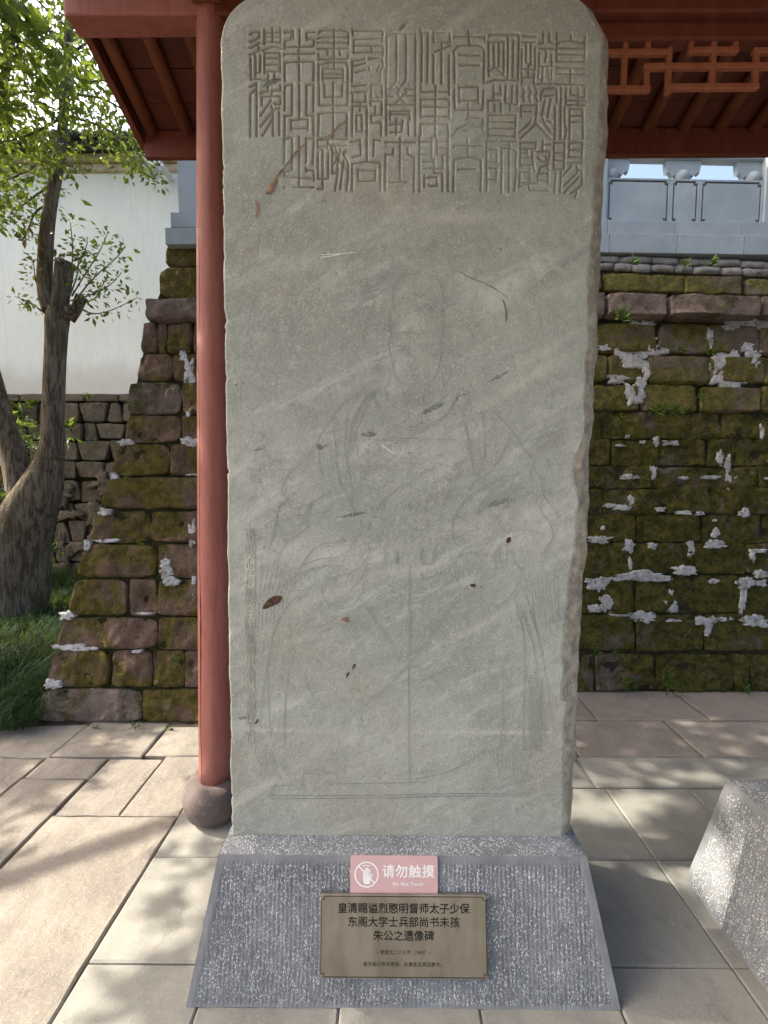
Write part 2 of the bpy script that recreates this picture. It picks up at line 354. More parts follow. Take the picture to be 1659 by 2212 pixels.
# grey tiles
ys = [-1.942, -1.542, -1.142, -.742, -.342, .058, .458, .858, 1.258, 1.645, 2.05]
xs = [-.93, -.54, -.135, .265, .665, 1.063, 1.463, 1.863, 2.263, 2.663, 3.063, 3.463, 3.863, 4.263]
for i in range(len(ys) - 1):
    for j in range(len(xs) - 1):
        paver(xs[j], xs[j+1], ys[i], ys[i+1], M_TILE, .0014, rp.uniform(-.002, .001), .001, i * 7 + j, 'paving_tile')
for a, b2 in ((-.93, .25), (.25, 1.02), (1.02, 2.2), (2.2, 3.3), (3.3, 4.26)): paver(a, b2, 2.05, 2.29, M_TILE, .003, .002, .001, a, 'kerb_slab')
# sandstone rows in front of the moss wall
for a, b2, sl in ((-.93, -.25, 0), (-.25, .42, 0), (.42, 1.045, 0), (1.045, 1.72, 0), (1.72, 2.4, 0), (2.4, 3.1, 0), (3.1, 4.2, 0)):
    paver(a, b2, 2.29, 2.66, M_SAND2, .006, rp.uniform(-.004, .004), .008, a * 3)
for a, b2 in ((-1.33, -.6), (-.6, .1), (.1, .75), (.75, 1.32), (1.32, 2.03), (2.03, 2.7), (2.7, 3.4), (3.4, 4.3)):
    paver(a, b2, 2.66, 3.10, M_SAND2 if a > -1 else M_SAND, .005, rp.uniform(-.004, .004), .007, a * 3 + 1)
# left court
for a, b2, c, d in ((-1.33, -.93, 2.29, 2.66), (-1.83, -1.33, 2.27, 2.62), (-2.45, -1.83, 2.27, 2.60), (-3.2, -2.45, 2.2, 2.5),
                    (-1.5, -.93, -2.2, .30), (-1.5, -.93, .30, 1.86), (-1.5, -1.20, 1.86, 2.27), (-1.2, -.93, 1.86, 2.29),
                    (-1.84, -1.5, 2.10, 2.27), (-1.84, -1.5, 1.50, 2.10), (-1.84, -1.5, .7, 1.50), (-1.84, -1.5, -.6, .7),
                    (-2.4, -1.84, 1.66, 2.27), (-2.4, -1.84, .9, 1.66), (-2.4, -1.84, -.6, .9), (-3.2, -2.4, 1.4, 2.2), (-3.2, -2.4, .3, 1.4), (-3.2, -2.4, -.9, .3)):
    tight = a == -1.2
    paver(a, b2, c, d, M_SAND, .0022 if tight else .0055, rp.uniform(-.006, .004), .003 if tight else .011, a * 5 + c)

# ================================================================ PEDESTALS
def pedestal(name, cx, cy, label, wb=1.236, db=.52, wt=1.08, dt=.38, H=.40):
    """a block with battered sides, smooth margins and tooled panels"""
    root = empty(name, (cx, cy, 0)); tag(root, label, 'pedestal', 'tooled stone pedestals')
    m = MB(); B = [(-wb/2, -db/2), (wb/2, -db/2), (wb/2, db/2), (-wb/2, db/2)]; T = [(-wt/2, -dt/2), (wt/2, -dt/2), (wt/2, dt/2), (-wt/2, dt/2)]
    mg = .020
    for k in range(4):
        a, b2, c, d = Vector((*B[k], 0)), Vector((*B[(k+1) % 4], 0)), Vector((*T[(k+1) % 4], H)), Vector((*T[k], H))
        nrm = (b2 - a).cross(d - a).normalized(); w = (b2 - a).length; h = (d - a).length
        nu = int(w / .0045); nv = 46; V = []; mi = []
        for j in range(nv + 1):
            for i in range(nu + 1):
                u = i / nu; v = j / nv; p = a.lerp(b2, u).lerp(d.lerp(c, u), v)
                ww = w * (1 - v) + (c - d).length * v
                du = min(u, 1 - u) * ww; dv = min(v * h + .02, (1 - v) * h); e = min(1, max(0, (min(du, dv) - mg) / .004))
                V.append((p, e))
        P = np.array([tuple(p) for p, e in V]); E = np.array([e for p, e in V]); A = np.array([abs(p.x if k % 2 == 0 else p.y) for p, e in V])
        s = np.array([p.x if k % 2 == 0 else p.y for p, e in V]) + cx
        wob = fbm(P * [3, 3, 7] + k, 1, 2) * .006
        rid = np.abs(np.sin((s + wob) * math.pi / .0125)); q = (rid * .004 + fbm(P * 45, 2, 2) * .0025 - .0045) * E + (1 - E) * fbm(P * 12, 4, 3) * .0012
        edge = (1 - np.clip(np.minimum(np.array([min(u, 1) for u in E]), 1), 0, 1))
        P = P + np.outer(q, np.array(nrm)); k0 = len(m.v)
        m.v += [tuple(x) for x in P]
        for j in range(nv):
            for i in range(nu):
                f = (j*(nu+1)+i, j*(nu+1)+i+1, (j+1)*(nu+1)+i+1, (j+1)*(nu+1)+i)
                m.f.append(tuple(x + k0 for x in f)); m.m.append(1 if min(E[f[0]], E[f[2]], E[f[1]], E[f[3]]) > .4 else 0)
    blk = m.build('block', [M_PEDM, M_PEDT], root, True)
    # weathered top: a low chamfer up to the bed of the stele
    t = MB(); nx, ny = 70, 26; V = []
    for j in range(ny + 1):
        for i in range(nx + 1):
            x = -wt/2 + wt * i / nx; y = -dt/2 + dt * j / ny; e = min(wt/2 - abs(x), dt/2 - abs(y)) / .05
            z = H - .001 + .024 * max(0, min(1, e)) + (0 if e < .05 else .003 * float(fbm(np.array([x * 30, y * 30, 0]), 9, 3)))
            V.append((x, y, z))
    t.add(V, [(j*(nx+1)+i, j*(nx+1)+i+1, (j+1)*(nx+1)+i+1, (j+1)*(nx+1)+i) for j in range(ny) for i in range(nx)])
    tp = t.build('top_bed', [M_PEDT], root, True)
    return root
PED = pedestal('pedestal', .045, 1.404, 'tooled grey stone pedestal under the tall stele, carrying the pink and bronze plates')
PED2 = pedestal('pedestal', 1.115 + .618, 1.29, 'tooled grey stone pedestal cut off by the right edge, without a plate', H=.455)

# ================================================================ STELE
YS = 1.262; ZB = .418; ZT = 2.775
S = .4821 * .54862
KC = {1: (960, 90, 420/1659), 2: (1360, 90, 420/1659), 3: (1740, 90, 340/1635), 4: (2040, 90, 300/1443), 5: (1090, 500, 570/1659), 6: (1620, 500, 380/1659), 7: (1960, 500, 380/1659)}
SEAL = {
1: "100,175 140,140 255,135;100,290 180,255 250,215 245,160;100,385 250,310;105,490 225,430 240,370;110,540 110,880;185,490 185,860;262,500 255,760;190,760 255,760;120,865 270,865;325,105 325,320;325,140 575,140;575,100 575,310;450,90 450,290;340,205 560,205;340,290 560,290;290,425 450,355 590,390;325,780 325,460 565,460 570,760;340,545 550,545;340,645 530,640;340,745 560,745;290,885 380,870 385,790;485,790 485,870 575,875;"
   "100,990 180,950;200,940 205,1760;105,1760 105,1100 190,1030;260,1080 370,1060 380,1000;435,1125 435,1050 570,1050 575,960;285,1285 285,1145 570,1130 575,1260 480,1250;430,1190 260,1440;430,1270 455,1350 460,1750;560,1310 470,1350 260,1610;455,1480 290,1750;555,1380 555,1740;"
   "640,150 770,115 775,240;745,180 730,250 640,280 635,400;870,100 870,360;650,370 1090,360 1100,250 1000,240;985,260 980,140 1110,135;865,410 865,460;630,510 630,480 1100,470;865,530 865,600;640,900 640,610 870,595 1095,600 1085,900;865,640 865,890;"
   "640,1360 640,970 755,955 755,1420 640,1450 640,1750;865,950 870,1500;980,1430 980,960 1090,950 1085,1370;980,1430 1090,1440 1090,1740;740,1670 740,1510 870,1500;910,1490 1000,1500 1000,1670;750,1640 1000,1635;"
   "1180,150 1200,115 1400,105 1600,120;1410,80 1410,700;1140,240 1200,215 1625,210;1630,150 1630,220;1150,300 1625,300;1630,250 1630,330;1155,400 1630,390;1165,480 1170,560 1620,550 1630,480;1310,430 1310,490;1500,430 1500,495;1170,900 1170,640 1400,610 1600,610 1625,700 1625,900;1235,890 1240,710 1550,710 1550,890;1255,790 1550,780;1255,860 1550,855;"
   "1175,940 1180,1280 1620,1280 1625,950;1260,950 1265,1150 1530,1150 1540,960;1395,930 1400,1770;1165,1760 1175,1410 1400,1390 1610,1400 1605,1760",
2: "120,100 120,180;150,120 580,120;590,130 580,280;135,450 140,250 560,235;160,350 580,350;410,380 420,460;130,460 580,450;590,380 595,510;110,910 115,590 310,550;370,555 580,550 600,680 560,720 555,910;130,670 320,620;160,770 320,720;380,730 370,690;500,750 540,690;"
   "110,980 330,965;90,1080 340,1070;120,1110 125,1220;320,1110 320,1220;120,1230 330,1225;240,1230 230,1370;110,1760 115,1290 340,1290 340,1760;180,1690 180,1430 260,1430 265,1690 180,1680;410,1150 410,970 575,960 575,1160 500,1150;400,1280 400,1210 570,1220 570,1430 400,1440;470,1290 470,1410;410,1440 410,1550 565,1550 560,1760;"
   "650,910 650,200 740,160 1100,160;800,190 800,910 690,1020;950,190 950,900 870,1000;1095,180 1095,910;"
   "640,950 645,1750;1095,950 1090,1760;660,1020 750,1010;660,1140 750,1140;760,950 860,1030 810,1090 860,1160 930,1240;940,1030 960,1080 880,1150 790,1250;970,1030 1080,1030;960,1130 1080,1130;660,1270 1090,1270;700,1500 700,1370 1000,1370 1010,1500;720,1420 1000,1420;795,1500 795,1740;690,1580 890,1570;900,1520 880,1690 700,1700;980,1520 990,1740;"
   "1175,100 1195,200 1190,910;1290,150 1280,930;1190,150 1310,140;1380,290 1380,150 1630,140 1635,280 1500,290 1505,390;1400,440 1640,340;1375,500 1375,930;1500,450 1500,940;1620,490 1615,960;"
   "1180,960 1180,1070 1610,1065 1620,980;1620,980 1620,1110;1410,960 1405,1780;1180,1460 1180,1190 1400,1180 1610,1180;1620,1200 1620,1480;1190,1300 1620,1310;1200,1450 1610,1450;1175,1760 1180,1570 1600,1570 1610,1760",
3: "510,160 520,230 530,420;240,280 250,240 820,245 820,320;245,1130 240,600 230,520 300,430 520,400 760,430 810,500 800,1130;340,600 720,610;340,790 720,790;240,1240 250,1640 780,1640 800,1280;340,1500 330,1210 690,1200 700,1510;350,1460 680,1460;510,1520 515,1790;470,1830 520,1780 790,1800 780,2010;210,2140 300,2010 500,1930 770,1960;"
   "900,230 930,200 1470,210 1450,1100;895,360 900,990;900,340 1180,340 1180,980;995,370 1000,810;1090,370 1090,810;910,900 1000,830;1040,830 1150,950;1260,250 1255,1060;1365,320 1350,1010;850,1120 1000,1060 1450,1080;"
   "985,1180 985,1430;1115,1190 1130,1360;990,1330 1130,1330;870,1460 1120,1450;885,1500 885,1670;1010,1530 1010,1670;1130,1510 1130,1680;1220,1180 1205,1500 1440,1540;1340,1180 1330,1500;1440,1180 1440,1550;1300,1560 1300,1650;885,2140 885,1740 1410,1730 1400,2180;900,1860 1400,1870;900,1990 1400,1990;900,2120 1400,2130",
4: "90,240 350,245;80,350 330,350;80,480 75,850;160,380 160,720;255,380 250,770;330,470 330,850;210,770 205,830;85,860 340,870;205,880 200,1000;80,930 80,1110;320,930 310,1150;85,1020 310,1020;490,180 480,370 410,380;600,180 600,340 680,370;420,470 680,470;410,570 400,780;520,490 545,580 520,720;640,570 645,800;400,810 650,800;400,860 390,1030;480,830 465,1110;570,830 600,1110;645,880 640,1070;360,1140 650,1130;"
   "100,1220 130,1300 95,1370 130,1480;215,1210 255,1290 215,1370 255,1490;340,1210 370,1300 340,1360 380,1480;440,1450 450,1320 500,1240 690,1210;500,1370 690,1360;70,1760 70,1550 370,1540 350,1740;120,1660 260,1660;520,1460 460,1740;630,1430 570,1770;350,1780 330,1920 60,2170;260,1800 220,1900 30,2060;370,1900 620,2180;480,1790 520,1890 630,2050;560,1840 640,1870;"
   "745,200 740,720;1010,220 1010,320;1285,240 1270,740;760,400 800,340 1000,320 1270,380;760,470 1260,470;760,580 1260,590;760,720 1270,720;740,830 1270,850;740,950 1280,960;1005,860 1005,1140;720,1140 1270,1160;"
   "740,1240 745,1480;825,1210 815,2180;925,1220 915,1510;1010,1230 1010,1340 1270,1390;1280,1240 1265,1390;1155,1230 1140,1560;930,1450 1290,1450;920,1540 1290,1550;710,1590 710,2190;890,1590 895,1900 930,2020 890,2190;985,2190 990,1610 1240,1620 1240,2180;1010,1740 1230,1740;1010,1860 1230,1850",
5: "90,420 90,130 180,130 180,490 95,510 95,580 430,590;260,115 260,680;340,510 340,130 430,130 415,430;340,490 425,495 430,610;85,710 95,690 430,690;"
   "475,240 470,150 590,140 585,240;490,220 580,220;630,130 810,140;630,215 800,210;475,290 475,590 590,590 595,290;530,260 530,710 475,710;640,250 640,530 690,520;735,260 700,400 700,530 670,730;800,280 760,300 820,400 820,560 800,730;770,390 730,710;660,200 720,340 640,440;"
   "850,170 960,145 965,320 870,345;1035,130 1035,380;1110,330 1115,145 1190,150;865,730 870,420 1035,395 1190,410 1190,730;930,480 940,620 1130,615 1135,490;950,495 1130,500;"
   "1250,190 1250,170 1590,175;1415,120 1415,620;1340,240 1335,320 1250,310 1245,730;1500,240 1510,310 1580,340 1575,730;1300,630 1520,630",
6: "145,170 145,1100;160,250 350,250;355,200 355,500;160,360 350,360;450,200 450,480;460,250 640,250;460,360 640,360;640,200 635,1100;170,470 350,480;460,470 620,470;210,590 380,590 350,510;400,520 400,780;540,500 550,710;210,710 550,700;400,780 540,790 540,1100;230,1020 235,830;240,870 440,850 450,1010 300,1000;"
   "970,190 980,510;730,360 740,320 1230,310;725,1100 740,560 980,510 1200,550 1210,700 1200,1100;800,750 810,715 1120,715;1300,1100 1300,240 1480,230;1340,380 1490,380;1480,430 1470,600;1320,590 1480,590;1340,700 1490,700;1470,740 1460,930;1320,890 1460,890",
7: "90,230 330,235;70,1130 80,400 80,360 215,350;215,280 215,350 330,400;205,400 200,1110;330,430 310,650 330,780 295,1090;"
   "400,660 400,260 670,250 650,400;430,360 650,360;420,440 520,430;420,520 600,520;400,640 600,640;605,400 610,560 640,750;520,400 520,460;785,220 780,400;800,290 910,290;690,410 910,410 880,640;835,500 860,640 880,730;700,520 830,600;730,760 740,680 860,640;380,1030 380,770 560,760 560,700;400,800 400,940 680,940;560,850 560,940;700,820 700,970;720,790 880,780 870,960;720,910 860,910;400,1020 450,970 690,950;545,980 550,1080 880,1080;"
   "975,720 980,260 1160,255 1150,730;1000,430 1140,430;1000,560 1140,560;980,710 1150,710;1010,740 985,1130;1105,740 1085,1130;1240,510 1245,260 1470,250 1455,540;1260,380 1440,380;1240,500 1440,500;1200,600 1460,600;1290,640 1130,830;1370,640 1370,720 1460,740 1460,990 1270,1130;1380,770 1150,1010;1410,850 1150,1120;1370,1100 1350,1180"}
segs = []
for k, s in SEAL.items():
    ox, oy, sc = KC[k]
    for pl in s.split(';'):
        if not pl.strip(): continue
        P = []
        for q in pl.split():
            x, y = map(float, q.split(',')); p = at((ox + x * sc) * .54862, (oy + y * sc) * .54862, YS); P.append((p.x, p.z))
        segs += list(zip(P, P[1:]))
# outline of the stele: x limits of the flat face and of the whole block as functions of height
pl0, pr0 = -.473, .535
def outline(z):
    t = (z - ZB) / (ZT - ZB)
    z3 = np.stack([z * 0, z * 14, z * 0], -1)
    xl = -.474 + .030 * t + fbm(z3, 11, 4) * .0035 + np.maximum(0, fbm(z3 * 2.3 + 9, 12, 3) - .35) * .012
    xo = .572 + .040 * t + fbm(z3 * .5, 13, 4) * .009 + fbm(z3 * 2, 14, 3) * .004
    xf = xo - .047 + fbm(z3 * .42 + 4, 15, 4) * .020 - .020 * (1 - t) * (fbm(z3 * .2, 16, 2) > .1)
    r = .115; d = np.maximum(0, z - (ZT - r)); cut = r - np.sqrt(np.maximum(0, r * r - d * d))
    return xl + cut, xo - cut, xf - cut
ztext0, ztext1 = at(900, 425, YS).z, at(900, 52, YS).z
zc_ = ZT - .115; n1 = int((zc_ - ztext0) / .0016)
zr = np.concatenate([np.linspace(ZB, ztext0, 320)[:-1], np.linspace(ztext0, zc_, n1)[:-1], zc_ + .115 * np.sin(np.linspace(0, math.pi / 2, 60))])
NC = 620
xl, xo, xf = outline(zr); u = np.linspace(0, 1, NC + 1)
X = xl[:, None] + (xf - xl)[:, None] * u[None, :]; Z = np.repeat(zr[:, None], NC + 1, 1)
D = np.zeros_like(X); W = .0043
for (a, b2) in segs:
    a = np.array(a); b2 = np.array(b2)
    r0 = np.searchsorted(zr, min(a[1], b2[1]) - .006); r1 = np.searchsorted(zr, max(a[1], b2[1]) + .006)
    c0 = max(0, int((min(a[0], b2[0]) - .006 - xl.min()) / (xf.max() - xl.min()) * NC) - 24); c1 = min(NC + 1, int((max(a[0], b2[0]) + .006 - xl.min()) / (xf.max() - xl.min()) * NC) + 34)
    if r1 <= r0: continue
    x = X[r0:r1, c0:c1]; z = Z[r0:r1, c0:c1]; d = b2 - a; L2 = max(1e-9, (d ** 2).sum())
    t = np.clip(((x - a[0]) * d[0] + (z - a[1]) * d[1]) / L2, 0, 1)
    dist = np.hypot(x - a[0] - t * d[0], z - a[1] - t * d[1])
    D[r0:r1, c0:c1] = np.maximum(D[r0:r1, c0:c1], np.clip(1 - dist / W, 0, 1) ** .75)
# old damage: grooves fade a little in places
fade = np.clip(.82 + .5 * fbm(np.stack([X * 7, X * 0, Z * 7], -1), 21, 3), .35, 1)
P3 = np.stack([X * 6, X * 0 + .3, Z * 6], -1)
Y = YS + D * .0060 * fade + fbm(P3 * .4, 22, 3) * .0025 + fbm(P3 * 8, 23, 2) * .0006
edgeL = np.clip(1 - (X - xl[:, None]) / .006, 0, 1); Y += edgeL ** 2 * .005
TH = .17
def veins(lst):
    R_ = np.zeros_like(X)
    for x, y, rx, ry, an, am in lst:
        c = at(x, y, YS); k_ = (at(x + 1, y, YS) - c).length; t_ = math.radians(an); u_ = (X - c.x) * math.cos(t_) + (Z - c.z) * math.sin(t_); v_ = -(X - c.x) * math.sin(t_) + (Z - c.z) * math.cos(t_)
        R_ = np.maximum(R_, am * np.exp(-np.minimum(30, (u_ / (rx * k_)) ** 2 + (v_ / (ry * k_)) ** 2)))
    return R_
DVA = veins([(797, 938, 26, 9, 5, 1.1), (935, 882, 38, 9, 25, 1.1), (1000, 855, 60, 8, 30, .8), (1075, 815, 60, 9, 28, .8), (1010, 775, 30, 10, 40, .7), (905, 915, 60, 5, 25, .8), (850, 960, 70, 4, 18, .8), (700, 965, 26, 7, 15, .9), (560, 970, 30, 8, 10, .8),
 (760, 1112, 60, 6, 10, 1), (820, 1115, 80, 4, 5, .8), (1080, 1085, 60, 12, 14, .9), (1120, 1065, 100, 7, 18, .7), (1180, 1040, 80, 8, 25, .7), (870, 58, 22, 6, 45, 1.1), (585, 178, 34, 9, 25, 1.1), (550, 230, 50, 8, 30, .7), (780, 230, 30, 50, 45, .6),
 (600, 1195, 60, 3, 5, .7), (590, 1440, 120, 18, 22, .55), (660, 1390, 50, 14, 20, .7), (1010, 1430, 120, 26, 12, .6), (1080, 1300, 90, 12, 22, .6), (530, 1550, 60, 9, 12, .8), (700, 1530, 90, 12, 8, .6), (1150, 880, 130, 8, 25, .6), (650, 660, 20, 4, 40, .7), (1015, 500, 60, 30, 30, .45),
 (640, 1015, 90, 14, 20, .55), (860, 1340, 160, 10, 16, .5), (620, 700, 110, 20, 24, .5), (1150, 620, 90, 22, 35, .5)])
PVA = veins([(990, 470, 120, 14, 0, .7), (600, 1190, 90, 26, 4, .7), (740, 1195, 120, 20, 6, .7), (1110, 1120, 150, 24, 14, .9), (1180, 1150, 90, 40, 14, .7), (1120, 830, 150, 12, 30, .7), (880, 1230, 200, 10, 8, .5), (600, 1578, 110, 4, -1, 1), (1080, 1582, 190, 4, 0, 1), (520, 1000, 40, 60, 10, .7),  # the first patch paints in reflected sunlight below the heading, the rest are veins
 (840, 430, 60, 14, -45, .5), (1150, 540, 120, 5, -35, .6), (520, 1140, 30, 60, 0, .6), (1240, 1000, 20, 200, 0, .6), (700, 1290, 200, 12, 20, .45), (1000, 1370, 200, 10, 28, .5), (660, 560, 140, 20, 20, .4), (950, 950, 120, 30, 15, .4), (1170, 760, 90, 16, 30, .5), (545, 1290, 26, 60, 5, .6)])
nz = len(zr); cols = [X]; V = []; extra = 7
rows = []
for i in range(nz):
    z = zr[i]; rr = [(X[i, j], Y[i, j], z, D[i, j] * fade[i, j], 0., DVA[i, j], PVA[i, j]) for j in range(NC + 1)]
    for k in range(1, extra + 1):     # the broken right edge, falling back from the face
        q = k / extra; f = float(fbm(np.array([k * .9, z * 30, 3.]), 31, 3)); f2 = float(fbm(np.array([k * .35, z * 9, 7.]), 33, 3))
        rr.append((xf[i] + (xo[i] - xf[i]) * (q ** .8) + f * .002, YS + .003 + .036 * q ** 1.5 + (f * .006 + f2 * .012) * math.sin(q * 3.0), z, 0., 1., 0., 0.))
    rr.append((xo[i] - .004, YS + TH, z, 0., 1., 0., 0.)); rr.append((xl[i] + .004, YS + TH, z, 0., .6, 0., 0.))
    rows.append(rr)
M = len(rows[0]); A = np.array(rows).reshape(-1, 7)
me = bpy.data.meshes.new('slab')
ii, jj = np.meshgrid(np.arange(nz - 1), np.arange(M), indexing='ij'); j2 = (jj + 1) % M
Q = np.stack([ii * M + jj, ii * M + j2, (ii + 1) * M + j2, (ii + 1) * M + jj], -1).reshape(-1, 4)
me.vertices.add(len(A)); me.vertices.foreach_set('co', A[:, :3].astype(np.float32).ravel())
nq = len(Q); topn = M; botn = M
loops = np.concatenate([Q.ravel(), (nz - 1) * M + np.arange(M), np.arange(M)[::-1]])
me.loops.add(len(loops)); me.loops.foreach_set('vertex_index', loops.astype(np.int32))
me.polygons.add(nq + 2); st = np.concatenate([np.arange(nq) * 4, [nq * 4, nq * 4 + M]]); me.polygons.foreach_set('loop_start', st.astype(np.int32))
me.update(calc_edges=True); me.validate()
for nm, k in (('groove', 3), ('rough_edge', 4), ('dark_vein', 5), ('pale_vein_and_glow', 6)):
    at_ = me.attributes.new(nm, 'FLOAT', 'POINT'); at_.data.foreach_set('value', A[:, k].astype(np.float32))
STELE = empty('stele', (.06, YS + TH / 2, ZB)); tag(STELE, 'tall grey stone stele with rounded top corners, carved seal script and an engraved seated portrait', 'stele')
slab = link('slab', me, M_STELE, STELE, (-.06, -YS - TH / 2, -ZB)); me.polygons.foreach_set('use_smooth', [True] * len(me.polygons))
OFF = (-.06, -YS - TH / 2, -ZB)
def face_y(x, z): return float(YS + fbm(np.array([x * 2.4, .12, z * 2.4]), 22, 3) * .0025 - .0012)
# engraved portrait: each line is a pair of hair-thin strips, dark left for painted shade, pale right for dust and painted light
PC = {3: (1250, 1000, .4521), 4: (900, 1500, .4822), 5: (1600, 1500, .4822), 6: (880, 2400, .4822), 7: (1600, 2400, .4822)}
PORT = {
3: "650,495 650,400 670,270 720,200 790,165 880,155 980,170 1045,210 1080,280 1095,380 1085,500;640,490 690,440 770,410 880,403 1000,425 1060,465 1090,520 1100,600 1085,735;640,490 622,600 635,735;635,735 680,695 760,680 880,675 990,690 1075,735;620,612 460,615 400,645 378,720 390,800 430,845 500,853 618,840;1105,625 1260,628 1330,650 1355,720 1340,810 1280,858 1110,850;635,735 612,780 635,870 660,1000 690,1090 720,1120;1075,740 1070,870 1050,1000 1000,1100;660,1005 615,1080 610,1150 490,1195;1060,1010 1110,1140 1075,1205;1145,1165 1360,1225;700,800 750,780 795,800 800,850 770,890;720,830 750,810 780,830 750,850 720,830;890,830 910,790 960,775 1000,790;920,840 950,815 985,840 950,860 920,840;800,930 775,960 800,985 860,990 900,985 930,960;800,1070 860,1085 900,1060;585,1160 600,1240 650,1310 690,1340;480,1220 530,1350 630,1450 760,1515 900,1525 1040,1480 1150,1370 1225,1200;1130,1215 1050,1310 970,1360;1235,1320 1290,1500 1320,1700 1350,1770;1430,1370 1455,1550 1460,1770;1480,1310 1570,1390 1659,1500;470,1180 490,1185 495,1205 475,1212 470,1180;380,1615 800,1612 1200,1620",
4: "1300,0 1290,45 1200,75 1100,95 960,165 880,240 790,380 690,540 580,790;640,620 560,680 470,780 430,870 440,930 520,970 600,1000;1160,90 1080,210 1020,350 985,500 980,580;1180,100 1100,260 1040,420 980,600 970,700;1145,90 1065,210 1005,350 970,500;975,250 950,400 955,620 1000,850 1015,1100;860,365 870,600 900,780 910,860;735,520 735,660 765,790;910,820 960,920 1010,1020 1010,1110;480,960 400,1050 385,1150 430,1240;490,980 505,1050 630,1025 830,900;510,1095 650,1105 860,1035;500,1200 600,1165 655,1165 650,1195 560,1250 440,1350 390,1460 390,1590 460,1640 480,1740 560,1775 660,1740;430,1370 395,1310 430,1250 500,1245 525,1290;440,1300 455,1285 475,1295 470,1315 450,1318 440,1300;980,1295 740,1335 660,1400 590,1520 520,1620 530,1700 580,1720 660,1680;590,1520 700,1460 850,1440 920,1465;540,1630 640,1550 790,1500 960,1515 1030,1560;1060,1120 1095,1210 1010,1320 985,1400;1080,1265 1150,1350 1150,1430 1030,1560 900,1590 770,1640 760,1750 820,1840 900,1870 1000,1840 1065,1775 1105,1700 1090,1610;1065,1775 1150,1870 1290,2070;530,1770 430,1920 360,2070;1120,1470 1130,1560 970,1730;1130,1620 1230,1720 1370,1800 1480,1825 1600,1800 1659,1770;1160,1560 1300,1660 1500,1720 1659,1740;1370,1630 1480,1640 1659,1600;1275,1370 1275,1480;1370,1380 1370,1490;1385,1380 1385,1490;1580,1370 1580,1490;1470,1560 1475,2070;1010,740 1200,700 1380,695 1500,760;1030,520 1060,560 1040,600 1080,620;1100,540 1140,560 1120,610;1200,520 1240,550 1210,590;1180,1080 1160,1010 1130,1000 1110,1030 1140,1060;1190,1080 1270,960 1400,870 1520,810;610,1170 700,980 660,1010 560,1230",
5: "420,90 390,200 290,310 160,370 0,395;340,55 560,115;420,190 490,360 520,560 545,700 550,820;620,250 635,400 645,600 580,780;650,180 740,270 880,420 930,520 975,605;930,510 1000,590 1050,660 1030,710 1100,790 1115,870 1115,930 1170,1000 1230,1080 1230,1120 1180,1160;1020,700 1015,760 1030,810;1100,995 1090,1060 1180,1170 1205,1260 1170,1340 1100,1415;550,820 650,760 780,710;590,890 760,790 930,755;800,855 620,880 480,970 400,1080 370,1200 380,1320 480,1350;500,900 550,820;710,915 620,980 580,1090;960,865 830,890 680,980 580,1100;480,1350 410,1450 395,1560 420,1650 460,1720 200,2070;480,1400 500,1480 550,1520 610,1460;540,1440 620,1370 740,1260 850,1220 960,1212 1130,1250;750,1550 715,1470 730,1370 800,1310;790,1530 755,1440 770,1340;820,1300 815,1500;870,1450 930,1530 945,1600 880,1720 820,1800 730,1835 640,1820 570,1770 540,1710;470,1700 640,1700;0,1640 150,1620 300,1560 400,1470;0,1825 100,1810 260,1710 400,1600;30,1480 25,2070;130,1370 130,1500 220,1490 225,1360;115,1370 115,1505 235,1495 240,1360;880,1740 960,2070;930,1820 1000,2070;950,1680 1010,1840 1080,2070;1240,1670 1240,1930;1180,1370 1220,1430 1260,1510;840,460 800,560 720,700",
6: "500,10 420,140 380,280 360,470 310,760 290,1085;355,480 370,800 385,1040;580,280 560,400 520,540 500,760 497,1080 505,1095 440,1130;1170,0 1300,180 1430,340;1659,270 1520,430 1370,610 1200,740 1020,890;1510,0 1515,350 1510,900 1520,1390;410,1435 380,1540;410,1435 540,1435;550,1385 550,1450;385,1520 1000,1518 1659,1510;385,1545 1000,1540 1659,1532;660,1320 640,1400 650,1450 680,1490;720,1395 750,1440 720,1490;670,1320 800,1315;670,1340 930,1335;860,1425 1659,1410;300,1190 340,1150 390,1160 400,1210 360,1280;340,1270 390,1240 450,1250 500,1300 560,1340;640,830 690,930;660,520 680,620 720,690",
7: "20,0 25,400 15,900 25,1400;330,0 220,210 0,470;780,420 785,1100 720,1160 590,1180 470,1270 300,1340 0,1395;910,20 965,180 970,500 955,800 955,1150;960,0 1030,250 1080,540 1110,850 1135,1040;1000,0 1090,250 1150,600 1180,850 1225,1020;0,1505 990,1500;0,1525 1000,1520;1000,1515 1020,1400 1045,1460 1000,1510;660,1340 670,1440 700,1475 740,1420;890,1130 950,1155 1000,1140;1010,540 1060,540;1050,560 1000,570 1000,600 1050,600"}
lines = []
def P3D(k, x, y):
    ox, oy, sc = PC[k]; p = at((ox + x * sc) * .54862, (oy + y * sc) * .54862, YS); return (p.x, p.z)
for k, s in PORT.items():
    for pl in s.split(';'):
        lines.append(([P3D(k, *map(float, q.split(','))) for q in pl.split()], 1.))
for i in range(7): lines.append(([P3D(7, 1003 + i * 17, 560 + 40 * (i % 3)), P3D(7, 1004 + i * 17, 900), P3D(7, 1006 + i * 16, 1150)], .7))
